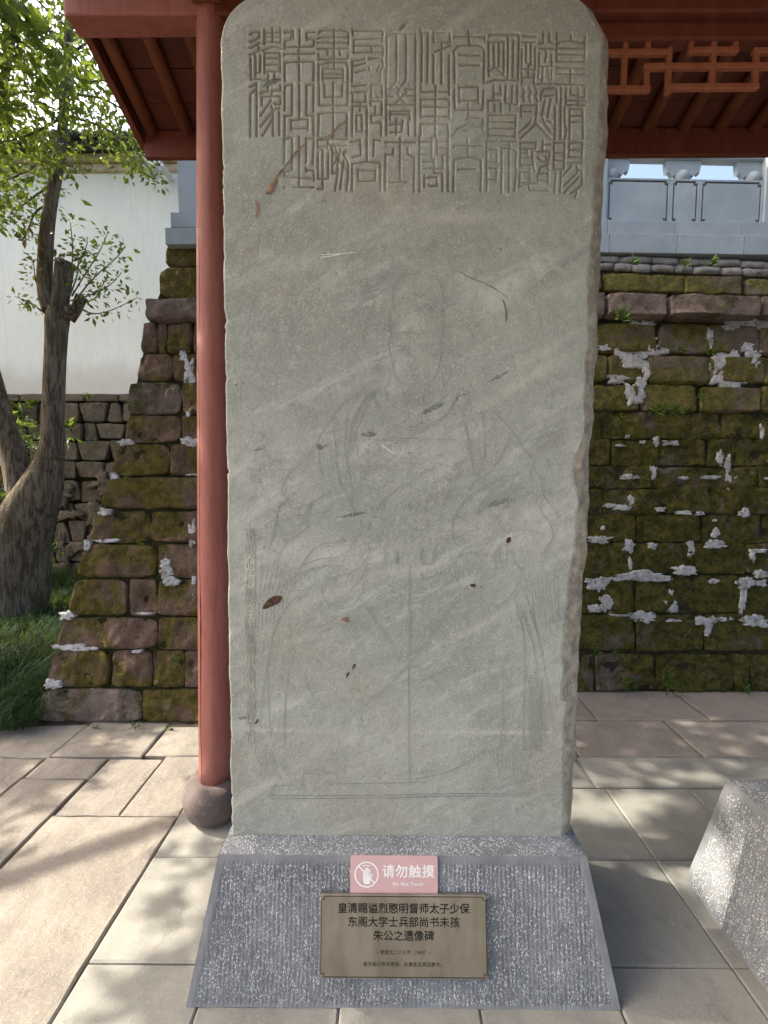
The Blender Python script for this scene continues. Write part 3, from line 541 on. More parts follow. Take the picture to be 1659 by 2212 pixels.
for i in range(0, 15, 2):          # fur of the chair cover, left and right
    x = 240 + i * 14; lines.append(([P3D(4, x + 40 + i * 5, 1500 + i * 6), P3D(4, x + 8 + i * 3, 1750), P3D(4, x + i * 2, 2040 - i * 12)], .55))
    lines.append(([P3D(4, 300 + i * 7, 1400 - i * 26), P3D(4, 330 + i * 7, 1370 - i * 26), P3D(4, 390, 1240 - i * 18)], .5))
    lines.append(([P3D(5, 1000 + i * 17, 1560 + (i % 4) * 30), P3D(5, 1030 + i * 15, 1780), P3D(5, 1060 + i * 14, 2030 - (i % 3) * 40)], .5))
for i in range(0, 16, 2):          # beard
    x = 730 + i * 17; w = 6 * math.sin(i); lines.append(([P3D(3, x, 1110 + abs(i - 8) * 3), P3D(3, x + 8 + w, 1180), P3D(3, x + (8 - i) * 3, 1260), P3D(3, x + (8 - i) * 5 + w, 1330 - abs(i - 8) * 4)], .45))
rg = random.Random(5)
for i in range(46):          # cloud scrolls of the robe
    cx_, cy_ = rg.uniform(1040, 1640), rg.uniform(520, 1320); r0 = rg.uniform(16, 34); ph = rg.uniform(0, 6)
    lines.append(([P3D(4, cx_ + r0 * (1 - t * .12) * math.cos(ph + t), cy_ + r0 * (1 - t * .12) * math.sin(ph + t)) for t in [0, .8, 1.6, 2.4, 3.2, 4, 4.8]], .45))
for i in range(26):
    cx_, cy_ = rg.uniform(20, 420), rg.uniform(480, 1300); r0 = rg.uniform(16, 34); ph = rg.uniform(0, 6)
    lines.append(([P3D(5, cx_ + r0 * (1 - t * .12) * math.cos(ph + t), cy_ + r0 * (1 - t * .12) * math.sin(ph + t)) for t in [0, .8, 1.6, 2.4, 3.2, 4]], .45))
for i in range(0, 20, 2):          # beast hide at the feet
    lines.append(([P3D(6, 250 + i * 14, 1140 + (i * 37) % 90), P3D(6, 280 + i * 13, 1230 + (i * 53) % 80), P3D(6, 330 + i * 11, 1330 + (i * 29) % 50)], .45))
    lines.append(([P3D(7, 700 + i * 17, 1160 + (i * 31) % 60), P3D(7, 730 + i * 14, 1250 + (i * 47) % 60), P3D(7, 760 + i * 13, 1360 + (i * 23) % 60)], .4))
eng = MB()
for pts, w in lines:
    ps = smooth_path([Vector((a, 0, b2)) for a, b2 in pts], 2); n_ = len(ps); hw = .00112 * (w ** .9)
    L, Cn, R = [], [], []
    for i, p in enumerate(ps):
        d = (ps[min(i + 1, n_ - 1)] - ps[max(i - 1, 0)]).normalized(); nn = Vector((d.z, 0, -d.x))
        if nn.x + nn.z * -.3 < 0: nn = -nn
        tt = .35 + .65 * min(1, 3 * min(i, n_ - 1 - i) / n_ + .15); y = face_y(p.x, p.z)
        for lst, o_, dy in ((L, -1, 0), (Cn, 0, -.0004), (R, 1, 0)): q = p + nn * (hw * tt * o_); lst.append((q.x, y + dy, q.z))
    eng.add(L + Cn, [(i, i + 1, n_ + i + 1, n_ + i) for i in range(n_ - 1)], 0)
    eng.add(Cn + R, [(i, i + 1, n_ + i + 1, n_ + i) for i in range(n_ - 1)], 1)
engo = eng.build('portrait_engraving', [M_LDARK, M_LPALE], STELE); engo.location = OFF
# scars: rusty streaks, brown chips, white scratches
def patch(name, pts, m, src=1, dy=.0006, k=1):
    b3 = MB(); P = [at(x * .54862, y * .54862, YS) for x, y in pts]; P = smooth_path(P + [P[0]], k)[:-1]; c = sum(P, Vector()) / len(P)
    V = [(c.x, face_y(c.x, c.z) - dy - .0008, c.z)] + [(p.x, face_y(p.x, p.z) - dy * .3, p.z) for p in P]; n_ = len(P)
    b3.add(V, [(0, 1 + i, 1 + (i + 1) % n_) for i in range(n_)]); o = b3.build(name, m, STELE); o.location = OFF; return o
def streak(name, pts, w, m):
    b3 = MB(); ps = smooth_path([at(x * .54862, y * .54862, YS) for x, y in pts], 3); n_ = len(ps); L, R = [], []
    for i, p in enumerate(ps):
        d = (ps[min(i + 1, n_ - 1)] - ps[max(i - 1, 0)]).normalized(); nn = Vector((d.z, 0, -d.x)); t = i / (n_ - 1)
        ww = w * (.25 + .75 * math.sin(math.pi * t) ** .6) * (1 + .6 * float(fbm(np.array([i * .7, 0, 1.]), 8, 2))); y = face_y(p.x, p.z) - .0007
        a, c = p - nn * ww, p + nn * ww; L.append((a.x, y, a.z)); R.append((c.x, y, c.z))
    b3.add(L + R, [(i, i + 1, n_ + i + 1, n_ + i) for i in range(n_ - 1)]); o = b3.build(name, m, STELE); o.location = OFF; return o
ac = lambda x, y: (900 + x * .4822, 80 + y * .4822)
streak('rust_streak', [ac(310, 1420), ac(350, 1340), ac(420, 1250), ac(480, 1180), ac(560, 1070), ac(640, 1000)], .0022, M_RUST)
patch('rust_streak', [ac(300, 1425), ac(335, 1345), ac(405, 1270), ac(395, 1330), ac(350, 1425)], M_RUST)
streak('rust_streak', [ac(730, 975), ac(800, 960), ac(860, 930), ac(880, 880), ac(960, 830)], .0022, M_RUST)
streak('rust_streak', [ac(810, 985), ac(840, 1060), ac(890, 1140), ac(960, 1230)], .0015, M_RUST)
streak('rust_streak', [(1790, 1060), (1860, 1100), (1925, 1120), (2000, 1175)], .0009, M_RUST)
streak('rust_streak', [(1980, 1180), (1995, 1230), (1990, 1270)], .0022, M_RUST)
streak('rust_streak', [(1010, 860), (1018, 820), (1008, 790)], .003, M_RUST)
c4 = lambda x, y: (900 + x * .4822, 1500 + y * .4822)
patch('dark_chip', [c4(273, 1860), c4(300, 1810), c4(350, 1760), c4(420, 1748), c4(445, 1765), c4(415, 1815), c4(350, 1840), c4(300, 1862)], M_CHIP, k=1)
patch('dark_chip', [c4(920, 1945), c4(960, 1920), c4(990, 1935), c4(975, 1975), c4(940, 1960)], M_RUST)
patch('dark_chip', [c4(715, 520), c4(740, 505), c4(770, 560), c4(715, 555)], M_LDARK)
patch('dark_chip', [(1995, 2120), (2010, 2110), (2012, 2135), (1990, 2140)], M_CHIP)
patch('dark_chip', [(1850, 2300), (1872, 2298), (1872, 2312), (1852, 2310)], M_CHIP)
for x, y in ((1390, 2617), (1365, 2650)): patch('dark_chip', [(x - 4, y + 20), (x, y), (x + 12, y - 6), (x + 8, y + 8)], M_CHIP)
patch('dark_chip', [(1000, 2850), (1015, 2828), (1020, 2830), (1012, 2848)], M_CHIP)
for x0, y0, x1, y1 in ((1265, 1005, 1400, 995), (1262, 1015, 1340, 1003), (1200, 660, 1216, 640), (1500, 1750, 1560, 1790)):
    streak('white_scratch', [(x0, y0), ((x0 + x1) / 2, (y0 + y1) / 2 + 2), (x1, y1)], .0009, M_PWHITE)

# ---------------------------------------------------------------- lettering
def text_mesh(body, size, name, m, depth=.0005, bold=0., sx=1, align='CENTER', space=1):
    cu = bpy.data.curves.new(name, 'FONT'); cu.body = body; cu.size = size; cu.align_x = align; cu.align_y = 'CENTER'; cu.offset = bold
    cu.extrude = depth; cu.resolution_u = 3; cu.space_character = space
    o = bpy.data.objects.new(name, cu); COL.objects.link(o); dg = bpy.context.evaluated_depsgraph_get(); dg.update()
    me = bpy.data.meshes.new_from_object(o.evaluated_get(dg)); bpy.data.objects.remove(o); me.materials.clear()
    r = link(name, me, m); r.scale = (sx, 1, 1); return r
RX90 = Matrix.Rotation(math.pi / 2, 4, 'X')
chars = "道光癸卯桐城吳廷康篆額里人尹泉監刻并上石"
ysrc = [2103, 2147, 2190, 2235, 2288, 2330, 2378, 2428, 2464, 2515, 2562, 2600, 2638, 2668, 2700, 2748, 2790, 2830, 2865, 2905]
for ch, y in zip(chars, ysrc):
    p = at((984 - (y - 2100) * .0) * .54862, y * .54862, YS); o = text_mesh(ch, .036, 'cut_character', M_INSC, .0004, .0)
    o.parent = STELE; o.rotation_euler = (math.pi / 2, 0, 0); o.location = (p.x + OFF[0], face_y(p.x, p.z) - .0003 + OFF[1], p.z + OFF[2]); o.scale = (.95, 1, 1)

# ---------------------------------------------------------------- plates on the pedestal
fn = Vector((0, -.40, .07)).normalized()   # outward normal of the front slope
tilt = math.atan2(.07, .40); ORI = Matrix.Rotation(math.pi / 2 - tilt, 4, 'X')    # local x across, y up the slope, z outwards
def on_slope(px, py):
    y0 = 1.404 - .26; f = lambda X, Z: y0 + .07 / .40 * Z; return at(px, py, f)
def plate_root(name, px, py, lift):
    c = on_slope(px, py); nrm = ORI.to_3x3() @ Vector((0, 0, 1)); o = empty(name, c + nrm * lift); o.rotation_euler = ORI.to_euler(); return o, c
pl_, c0 = plate_root('bronze_plaque', 871.5, 2015, .002); tag(pl_, 'bronze plaque with black Chinese lettering fixed to the pedestal below the pink sign', 'plaque')
wP = (on_slope(1050, 2015) - on_slope(693, 2015)).length; hP = (on_slope(871, 1925) - on_slope(871, 2105)).length
t = MB(); t.box((-wP/2, -hP/2, 0), (wP/2, hP/2, .011)); o = t.build('plate', M_BRASS, pl_); bevel(o, .0015)
b4 = MB(); q = .0075; e = .0085; hw, hh, lw = wP/2 - .0025, hP/2 - .0045, .0009
pts = [(-hw+e, -hh), (hw-e, -hh), (hw-e, -hh+e), (hw, -hh+e), (hw, hh-e), (hw-e, hh-e), (hw-e, hh), (-hw+e, hh), (-hw+e, hh-e), (-hw, hh-e), (-hw, -hh+e), (-hw+e, -hh+e)]
for a, c in zip(pts, pts[1:] + pts[:1]): b4.box((min(a[0], c[0]) - lw, min(a[1], c[1]) - lw, .0111), (max(a[0], c[0]) + lw, max(a[1], c[1]) + lw, .0114))
b4.build('border_line', M_INK, pl_)
def ptext(body, size, y, m, bold, sx=1, x=0, root=pl_, z=.0114, name='lettering', sp=1):
    o = text_mesh(body, size, name, m, .0002, 0, sx, space=sp)
    if bold:      # heavier strokes: the same glyphs laid again a hair to each side
        me = o.data; k = len(me.vertices); co = np.zeros(k * 3); me.vertices.foreach_get('co', co); co = co.reshape(-1, 3); V = []; Fc = []; P = [tuple(p.vertices) for p in me.polygons]
        for q, (dx, dy) in enumerate(((0, 0), (bold, 0), (-bold, 0), (0, bold * .5), (0, -bold * .5))):
            V += (co + [dx, dy, q * .00003]).tolist(); Fc += [tuple(i + q * k for i in p) for p in P]
        m2_ = bpy.data.meshes.new(name); m2_.from_pydata(V, [], Fc); m2_.materials.append(m); o.data = m2_
    o.parent = root; o.location = (x, y, z); return o
sc_ = wP / 357.  # metres per D px
ptext('皇清赐谥烈愍明督师太子少保', 21.9 * sc_, 54.5 * sc_, M_INK, .00045)
ptext('东阁大学士兵部尚书未孩', 21.9 * sc_, 27.5 * sc_, M_INK, .00035)
ptext('朱公之遗像碑', 21.9 * sc_, .5 * sc_, M_INK, .00035)
ptext('• 清道光二十三年（1843）•', 9.6 * sc_, -31 * sc_, M_INK2, 0)
ptext('金华县训导朱荣撰，永康县丞吴廷康书。', 9.6 * sc_, -54.5 * sc_, M_INK2, 0)
sg, c1 = plate_root('do_not_touch_sign', 851, 1886.5, .0015); tag(sg, 'pink acrylic sign with white hand symbol and Do Not Touch lettering, above the bronze plaque', 'sign')
wS = (on_slope(945, 1887) - on_slope(757, 1887)).length; hS = (on_slope(851, 1848) - on_slope(851, 1928)).length
def rrect(w, h, r, z0, z1, n_=6):
    P = []
    for cx_, cy_, a0 in ((w/2-r, h/2-r, 0), (-w/2+r, h/2-r, 90), (-w/2+r, -h/2+r, 180), (w/2-r, -h/2+r, 270)):
        P += [(cx_ + r*math.cos(math.radians(a0+90*i/n_)), cy_ + r*math.sin(math.radians(a0+90*i/n_))) for i in range(n_+1)]
    k = len(P); return [(x, y, z0) for x, y in P] + [(x, y, z1) for x, y in P], [tuple(range(k, 2*k)), tuple(range(k))[::-1]] + [(i, (i+1)%k, k+(i+1)%k, k+i) for i in range(k)]
t = MB(); t.add(*rrect(wS, hS, .006, 0, .004)); t.build('panel', M_PINK, sg)
s2 = wS / 188.; cx_ = -59 * s2; R = 26 * s2
rg_ = MB(); k = 48; z = .0043
ri = R - 2.7 * s2; V = [(cx_ + r * math.cos(2*math.pi*i/k), r * math.sin(2*math.pi*i/k), z) for r in (R, ri) for i in range(k)]
rg_.add(V, [(i, (i+1)%k, k+(i+1)%k, k+i) for i in range(k)])
Mz = Matrix.Translation((cx_, 0, 0)) @ Matrix.Rotation(math.radians(-45), 4, 'Z'); rg_.box((-ri, -1.3*s2, z-.0002), (ri, 1.3*s2, z), 0, Mz)
rg_.build('ring_and_bar', M_PWHITE, sg)
hd = MB(); H = lambda pts: hd.add([(cx_ + x*s2, y*s2, z + .0002) for x, y in pts], [tuple(range(len(pts)))])
H([(-7.5,-2),(-7,-14),(-4.5,-19),(6,-19),(9,-10),(9,-2)]); 
for x0, yt in ((-7.6, 9), (-3.4, 14), (.6, 15), (4.6, 12)): H([(x0,-3),(x0+3.1,-3),(x0+3.1,yt-1.2),(x0+1.6,yt),(x0,yt-1.2)])
H([(8.6,-10),(11.5,-5),(13,1),(11,2),(8.6,-3)]); H([(-9,17),(8,17),(8,18.8),(-9,18.8)])
hd.build('hand_symbol', M_PWHITE, sg)
ptext('请勿触摸', 27.5 * s2, 5 * s2, M_PWHITE, .0007, 1, 31 * s2, sg, .0043, 'lettering', 1.08)
ptext('Do Not Touch', 9.8 * s2, -18.5 * s2, M_PWHITE, .0003, 1, 30 * s2, sg, .0043, 'lettering', 1.12)
# ================================================================ OLD CITY WALL
def stone(quad, m, parent, name='stone', bulge=.03, rough=.012, nu=9, nv=6, seed=0, back=.22, gap=.006, corner=.3, world=False):
    """one rough hewn block; quad = 4 corners on the wall face (bl, br, tr, tl)"""
    a, b2, c, d = [Vector(p) for p in quad]; ctr = (a + b2 + c + d) / 4; n3 = (b2 - a).cross(d - a).normalized()
    w = (b2 - a).length; h = (d - a).length
    def axis(L, n_):      # denser towards the arris, so the edges stay crisp
        e = [min(.06, .005 / L), min(.12, .013 / L), min(.18, .026 / L)]; mid = np.linspace(e[2], 1 - e[2], max(2, n_ - 5)); return np.concatenate([[0], e[:2], mid, [1 - e[1], 1 - e[0], 1]])
    big = nu > 8; U = axis(w, nu) if big else np.linspace(0, 1, nu + 1); Vv = axis(h, nv) if big else np.linspace(0, 1, nv + 1); nu, nv = len(U) - 1, len(Vv) - 1
    P = np.zeros((nv + 1, nu + 1, 3)); gu = min(.2, gap / w); gv = min(.2, gap / h)
    for j, v in enumerate(Vv):
        for i, u in enumerate(U):
            uu = gu + (1 - 2 * gu) * u; vv = gv + (1 - 2 * gv) * v; P[j, i] = (a.lerp(b2, uu)).lerp(d.lerp(c, uu), vv)
    E = np.minimum(np.minimum(U[None, :], 1 - U[None, :]) * w, np.minimum(Vv[:, None], 1 - Vv[:, None]) * h)
    s = np.clip(E / (.013 if big else .011), 0, 1); s = s * s * (3 - 2 * s)
    nz_ = fbm(P * 7 + seed, 41, 3); n2 = fbm(P * 30 + seed, 43, 2); out = bulge * s + (rough * nz_ + rough * .4 * n2) * (.35 + .65 * s)
    if world: out = bulge * s + rough * fbm(P * 6, 41, 3) + rough * .6 * fbm(P * 22, 43, 2)
    # rounded corners and wavy outline
    cd = np.array([[((u - .5) * 2, (v - .5) * 2) for u in U] for v in Vv]); cc = np.clip(np.abs(cd[..., 0] * cd[..., 1]), 0, 1) ** 6
    eu = np.array(b2 - a) / w; ev = np.array(d - a) / h; k = corner * min(.035, .12 * min(w, h))
    wob = fbm(P * 9 + 20 + seed, 44, 3) * .012; wob2 = fbm(P * 9 + 70 + seed, 45, 3) * .012
    ed = (1 - s)
    P = P - (np.sign(cd[..., 0]) * cc * k)[..., None] * eu - (np.sign(cd[..., 1]) * cc * k)[..., None] * ev
    out = out - .016 * np.clip(fbm(P * 14 + seed, 46, 3) - .25, 0, 1) * 2
    P = P + (wob * ed)[..., None] * ev + (wob2 * ed)[..., None] * eu + out[..., None] * np.array(n3)
    P -= np.array(ctr); bk = -np.array(n3) * back
    V = P.reshape(-1, 3).tolist(); W1 = nu + 1; Fc = [(j*W1+i, j*W1+i+1, (j+1)*W1+i+1, (j+1)*W1+i) for j in range(nv) for i in range(nu)]
    per = [i for i in range(nu)] + [j*W1+nu for j in range(nv)] + [nv*W1+nu-i for i in range(nu)] + [(nv-j)*W1 for j in range(nv)]
    k0 = len(V); V += [(np.array(V[q]) + bk).tolist() for q in per]; n_ = len(per)
    Fc += [(per[i], k0 + i, k0 + (i+1) % n_, per[(i+1) % n_]) for i in range(n_)]; Fc.append(tuple(k0 + i for i in range(n_)))
    me = bpy.data.meshes.new(name); me.from_pydata(V, [], Fc); me.polygons.foreach_set('use_smooth', [i < nu * nv for i in range(len(Fc))])
    return link(name, me, m, parent, ctr)
def blob(pc, rx, ry, surf, parent, seed, name='mortar_patch', m=None, th=.016, lift=.022):
    """irregular lump of old mortar lying on the stones; pc, rx, ry as read off the photograph"""
    c = at(pc[0], pc[1], surf); ex = at(pc[0] + rx, pc[1], surf) - c; ey = at(pc[0], pc[1] - ry, surf) - c
    n3 = ex.cross(ey).normalized(); k = 60; rr = []; V = []
    for i in range(k):
        t = 2 * math.pi * i / k; q = (abs(math.cos(t)) ** 3 + abs(math.sin(t)) ** 3) ** (-1/3); r = q * (1 + (.35 if rx * ry > 700 else .8) * float(fbm(np.array([math.cos(t) * 1.9 + seed, math.sin(t) * 1.9, seed * 1.3]), 51, 3)) + .35 * float(fbm(np.array([math.cos(t) * 7 + seed, math.sin(t) * 7, seed]), 53, 3)))
        rr.append((r * math.cos(t), r * math.sin(t)))
    for s_, z_ in ((1.0, -.03), (1.0, .5), (.86, .95), (.45, 1.08)):
        for x, y in rr:
            p = ex * x * s_ + ey * y * s_; nzv = float(fbm(np.array([(c.x + p.x) * 22, (c.z + p.z) * 22, seed]), 52, 2)) * .5; V.append(p + n3 * (lift * (z_ > 0) + th * (z_ + nzv * (z_ > .6)) - (.02 if z_ < 0 else 0)))
    V.append(n3 * (lift + th)); Fc = [(s*k+i, s*k+(i+1)%k, (s+1)*k+(i+1)%k, (s+1)*k+i) for s in range(3) for i in range(k)] + [(3*k+i, 3*k+(i+1)%k, 4*k) for i in range(k)]
    me = bpy.data.meshes.new(name); me.from_pydata([tuple(p) for p in V], [], Fc); o = link(name, me, m or M_MORT, parent, c, True); return o
rw = random.Random(11)
# ---- projecting end of the wall, left of the column
BF = lambda X, Z: 2.60 + .175 * Z
butt = empty('wall_end', at(250, 1560, BF)); tag(butt, 'battered wall end of large brown sandstone blocks with olive moss, left of the red column', 'stone wall')
def tob(o, root): o.location = Vector(o.location) - root.location; return o
core = MB()
cl = [(92, 1556), (120, 1487), (140, 1405), (165, 1330), (205, 1172), (235, 1030), (262, 960), (290, 826), (318, 697), (335, 645), (362, 577), (372, 530)]
Vf = [at(x + 6, y, lambda X, Z: BF(X, Z) + .012) for x, y in cl]; Vr = [Vector((-1.125, BF(0, p.z) + .012, p.z)) for p in Vf]
Vb = [Vector((p.x + .05, 3.75, p.z)) for p in Vf]; Vrb = [Vector((-1.125, 3.75, p.z)) for p in Vf]; k = len(cl)
core.add(Vf + Vr + Vb + Vrb, [(i, k+i, k+i+1, i+1) for i in range(k-1)] + [(2*k+i, i, i+1, 2*k+i+1) for i in range(k-1)] + [(k+i, 3*k+i, 3*k+i+1, k+i+1) for i in range(k-1)] + [(k-1, 2*k-1, 4*k-1, 3*k-1)])
core.build('wall_core', M_CORE, butt); 
butt_core = [o for o in butt.children][0]; butt_core.location = -butt.location
XR = 470
courses = [(530, 575, 358, [XR], 357), (577, 645, 345, [XR], 345), (647, 698, 317, [XR], 316), (699, 763, 303, [342, 362, 418, XR], 312), (765, 824, 296, [374, XR], 303),
 (826, 896, 274, [393, XR], 282), (897, 956, 267, [392, XR], 274), (959, 1028, 237, [368, XR], 257), (1030, 1100, 217, [XR], 236), (1103, 1172, 190, [325, XR], 214),
 (1175, 1248, 165, [341, XR], 184), (1250, 1330, 147, [281, 341, XR], 163), (1333, 1402, 121, [341, XR], 139), (1405, 1484, 101, [242, 330, 398, XR], 117), (1487, 1560, 77, [307, XR], 94)]
for ci, (y0, y1, xb, js, xt) in enumerate(courses):
    x0b, x0t = xb, xt
    for j in js:
        last = j == XR
        if last:
            pb = at(xb, y1, BF); pt = at(xb, y0, BF); br = Vector((-1.13, BF(0, pb.z), pb.z)); tr = Vector((-1.13, BF(0, pt.z), pt.z))
        else: br = at(j, y1, BF); tr = at(j, y0, BF)
        bl = at(x0b, y1, BF); tl = at(x0t, y0, BF)
        mm = M_LEDGE if ci in (5, 14, 2) and x0b == xb else M_BUTT
        first = x0b == xb
        o = stone((bl, br, tr, tl), mm, butt, bulge=.035 if ci == 2 else rw.uniform(.004, .014), rough=.034, seed=ci * 3.7 + x0b * .01, nu=26 if not last or len(js) < 3 else 18, nv=13, back=1.05 if first else .35, gap=.002, corner=.9 if first else .4)
        tob(o, butt); x0b = x0t = j
mr = [((x * .2976), 548.6 + y * .2976, rx * .2976, ry * .2976) for x, y, rx, ry in ((1385, 850, 34, 95), (1335, 745, 30, 45), (1390, 1370, 70, 30), (925, 1370, 60, 20), (830, 1612, 32, 26), (775, 1878, 45, 18), (640, 2120, 22, 36), (780, 2082, 75, 13), (1405, 2030, 30, 75), (1370, 1160, 15, 25), (1400, 1603, 40, 6))]
mr += [(x * .3307, 1097 + y * .3307, rx * .3307, ry * .3307) for x, y, rx, ry in ((690, 25, 42, 20), (1090, 400, 38, 62), (1125, 478, 42, 30), (450, 705, 44, 26), (490, 912, 130, 18), (360, 1148, 62, 30), (1272, 470, 14, 26), (1275, 600, 14, 50), (900, 935, 40, 8), (950, 688, 50, 8))]
for i, (x, y, rx, ry) in enumerate(mr): tob(blob((x, y), rx, ry, BF, butt, i * 1.7, th=.006, lift=.010), butt)
# ---- the long wall, right of the column
RF = lambda X, Z: 3.03 + .085 * Z + max(0, Z - 1.2) * .02 * (X + 1)
wall = empty('city_wall', at(1450, 1490, RF)); tag(wall, 'long old city wall of mossy stone blocks with pale mortar patches, behind the stele', 'stone wall')
WB = lambda X, Z: RF(X, Z) + .012
zt = at(1450, 566, RF).z
core = MB(); xs_ = np.linspace(-1.2, 5.2, 9); zs_ = np.linspace(-.05, zt, 8); V = [(x, WB(x, z_), z_) for z_ in zs_ for x in xs_]; V += [(x, 4.3, zt) for x in xs_]
core.add(V, [(j*9+i, j*9+i+1, (j+1)*9+i+1, (j+1)*9+i) for j in range(8) for i in range(8)]); o = core.build('wall_core', M_CORE, wall); o.location = -wall.location
XL, XE = 455, 2300
rowsR = [(549, 564, 62, 'brick'), (566, 583, 52, 'brick'), (588, 632, 150, 'c'), (638, 690, 165, 'ledge'), (695, 762, 118, 'o'), (765, 827, 128, 'o'), (829, 890, 124, 'o'), (891, 948, 130, 'm'), (949, 1007, 120, 'm'), (1008, 1055, 125, 'm'),
         (1056, 1110, 132, 'm'), (1111, 1172, 120, 'm'), (1173, 1240, 125, 'm'), (1241, 1324, 130, 'm'), (1326, 1406, 135, 'm'), (1414, 1492, 118, 'm')]
fixed = {3: [1302, 1434, 1627, 1790], 4: [1420, 1533, 1640], 5: [1395, 1532, 1650], 6: [1380, 1505, 1640], 14: [1370, 1522, 1690], 15: [1284, 1414, 1580, 1618, 1750], 2: [1300, 1480, 1605, 1730], 13: [1372, 1500, 1600]}
for ri, (y0, y1, w, kd) in enumerate(rowsR):
    js = [XL]; fx = fixed.get(ri, [])
    while js[-1] < (fx[0] - w * .6 if fx else XE): js.append(js[-1] + w * rw.uniform(.75, 1.25))
    if fx:
        js = [j for j in js if j < fx[0] - w * .45] + fx
        while js[-1] < XE: js.append(js[-1] + w * rw.uniform(.75, 1.25))
    # courses dip very slightly towards the right as in the photograph
    dip = lambda x, y: y + (.036 * (x - 1260) if x > 1260 else 0) * max(0, (1000 - y)) / 450 * (1 if y < 1000 else 0)
    for a, c in zip(js, js[1:]):
        dy = rw.uniform(-2, 2) if kd != 'brick' else rw.uniform(-1, 1); dt = rw.uniform(-2.5, 2.5) if kd not in ('brick',) else 0
        jj_ = (lambda: rw.uniform(-6, 6)) if kd in ('m', 'o', 'c') else (lambda: rw.uniform(-1.5, 1.5)); quad = [at(a + jj_(), dip(a, y1 + dy), RF), at(c + jj_(), dip(c, y1 + dy), RF), at(c + jj_(), dip(c, y0 + dt), RF), at(a + jj_(), dip(a, y0 + dt), RF)]
        if ri == 15:
            for q in (0, 1): quad[q].z = max(-.02, min(.02, quad[q].z))
        mm = {'brick': M_BRICK, 'c': M_MOSSB, 'ledge': M_LEDGE, 'o': M_MOSSB, 'm': M_MOSS}[kd]
        bl_ = {'ledge': .075, 'brick': .012, 'c': .022, 'o': .016, 'm': .003}[kd] * rw.uniform(.7, 1.2)
        o = stone(quad, mm, wall, 'brick' if kd == 'brick' else 'stone', bl_, .006 if kd == 'brick' else (.030 if kd == 'm' else .024), 5 if kd == 'brick' else 18, 3 if kd == 'brick' else 10, ri * 5.3 + a * .013, .12, .0015 if kd == 'brick' else (.0004 if kd in 'm' else .003), .5 if kd != 'm' else .25, kd == 'm')
        tob(o, wall)
c6 = [(600,940,190,85),(650,780,120,50),(590,1045,120,60),(455,1195,70,36),(695,1130,34,62),(590,1320,76,86),(650,1220,40,40),(1335,1125,140,140),(1190,870,26,66),(1400,765,120,42),(1600,770,46,46),(1490,945,46,36),(1540,1030,56,56),(1625,950,36,46),(355,950,42,22),(820,975,40,20),(765,1690,26,38),(870,1700,58,18),(560,1965,76,18),(740,1930,26,54),(975,1975,36,12),(1200,1970,76,16),(1330,1930,28,110),(1420,1990,46,26),(1270,1820,20,55),(1600,1620,16,54),(480,1720,46,10),(660,1690,22,12),(1630,1980,20,10),(540,1650,16,12)]
c7 = [(500,195,56,20),(400,185,50,14),(570,150,24,36),(790,215,46,18),(980,242,56,14),(1110,245,32,12),(1460,235,36,32),(320,455,76,26),(550,505,44,46),(740,500,36,22),(1040,520,26,56),(1240,490,66,28),(1240,400,26,32),(700,740,150,38),(500,750,66,22),(990,695,76,36),(310,800,76,52),(270,1000,46,28),(375,955,42,54),(500,1040,96,34),(660,1062,84,40),(890,980,46,46),(1220,780,40,14),(1480,790,62,36),(1600,720,66,32),(1525,570,20,46),(1450,920,24,84),(1165,1095,70,36),(1180,1150,30,46),(1550,1100,104,44),(1300,1080,56,16),(1600,540,46,14),(1590,795,40,26),(885,870,16,20),(345,360,14,14),(1230,300,16,10),(900,1090,50,10),(560,640,14,40)]
for i, (x, y, rx, ry) in enumerate(c6): tob(blob((1207 + x * .2728, 493.7 + y * .2728), rx * .2728, ry * .2728, RF, wall, 30 + i * 1.31, th=.0035, lift=.011), wall)
for i, (x, y, rx, ry) in enumerate(c7): tob(blob((1207 + x * .2728, 1042.3 + y * .2728), rx * .2728, ry * .2728, RF, wall, 90 + i * 1.37, th=.0035, lift=.011), wall)
for i in range(46):
    x, y = rw.uniform(500, 2250), rw.uniform(640, 1400)
    if 1240 < x < 1665: continue
    tob(blob((x, y), rw.uniform(8, 40), rw.uniform(5, 18), RF, wall, 200 + i, th=.0035, lift=.011), wall)

# ================================================================ BALUSTRADE ON THE WALL
BY = lambda X: 3.30 + .035 * (X + 1.2)
def bal_frame(px, py): return at(px, py, lambda X, Z: BY(X))
zb = at(1310, 550, lambda X, Z: BY(X)).z; print('balustrade foot', zb, 'left', at(390, 528, lambda X, Z: BY(X) - .12).z)
ang = math.atan(.035); BAL = empty('stone_balustrade', (-1.2, BY(-1.2), zb), ang)
tag(BAL, 'blue grey granite balustrade with sunk panels and lotus vases, on top of the mossy wall', 'balustrade')
def lx(px, py): p = bal_frame(px, py); return (p.x + 1.2) / math.cos(ang), p.z - zb
h1 = lx(1310, 508)[1]; h2 = lx(1310, 476)[1]; h3 = lx(1310, 374)[1]
Ltot = 5.6
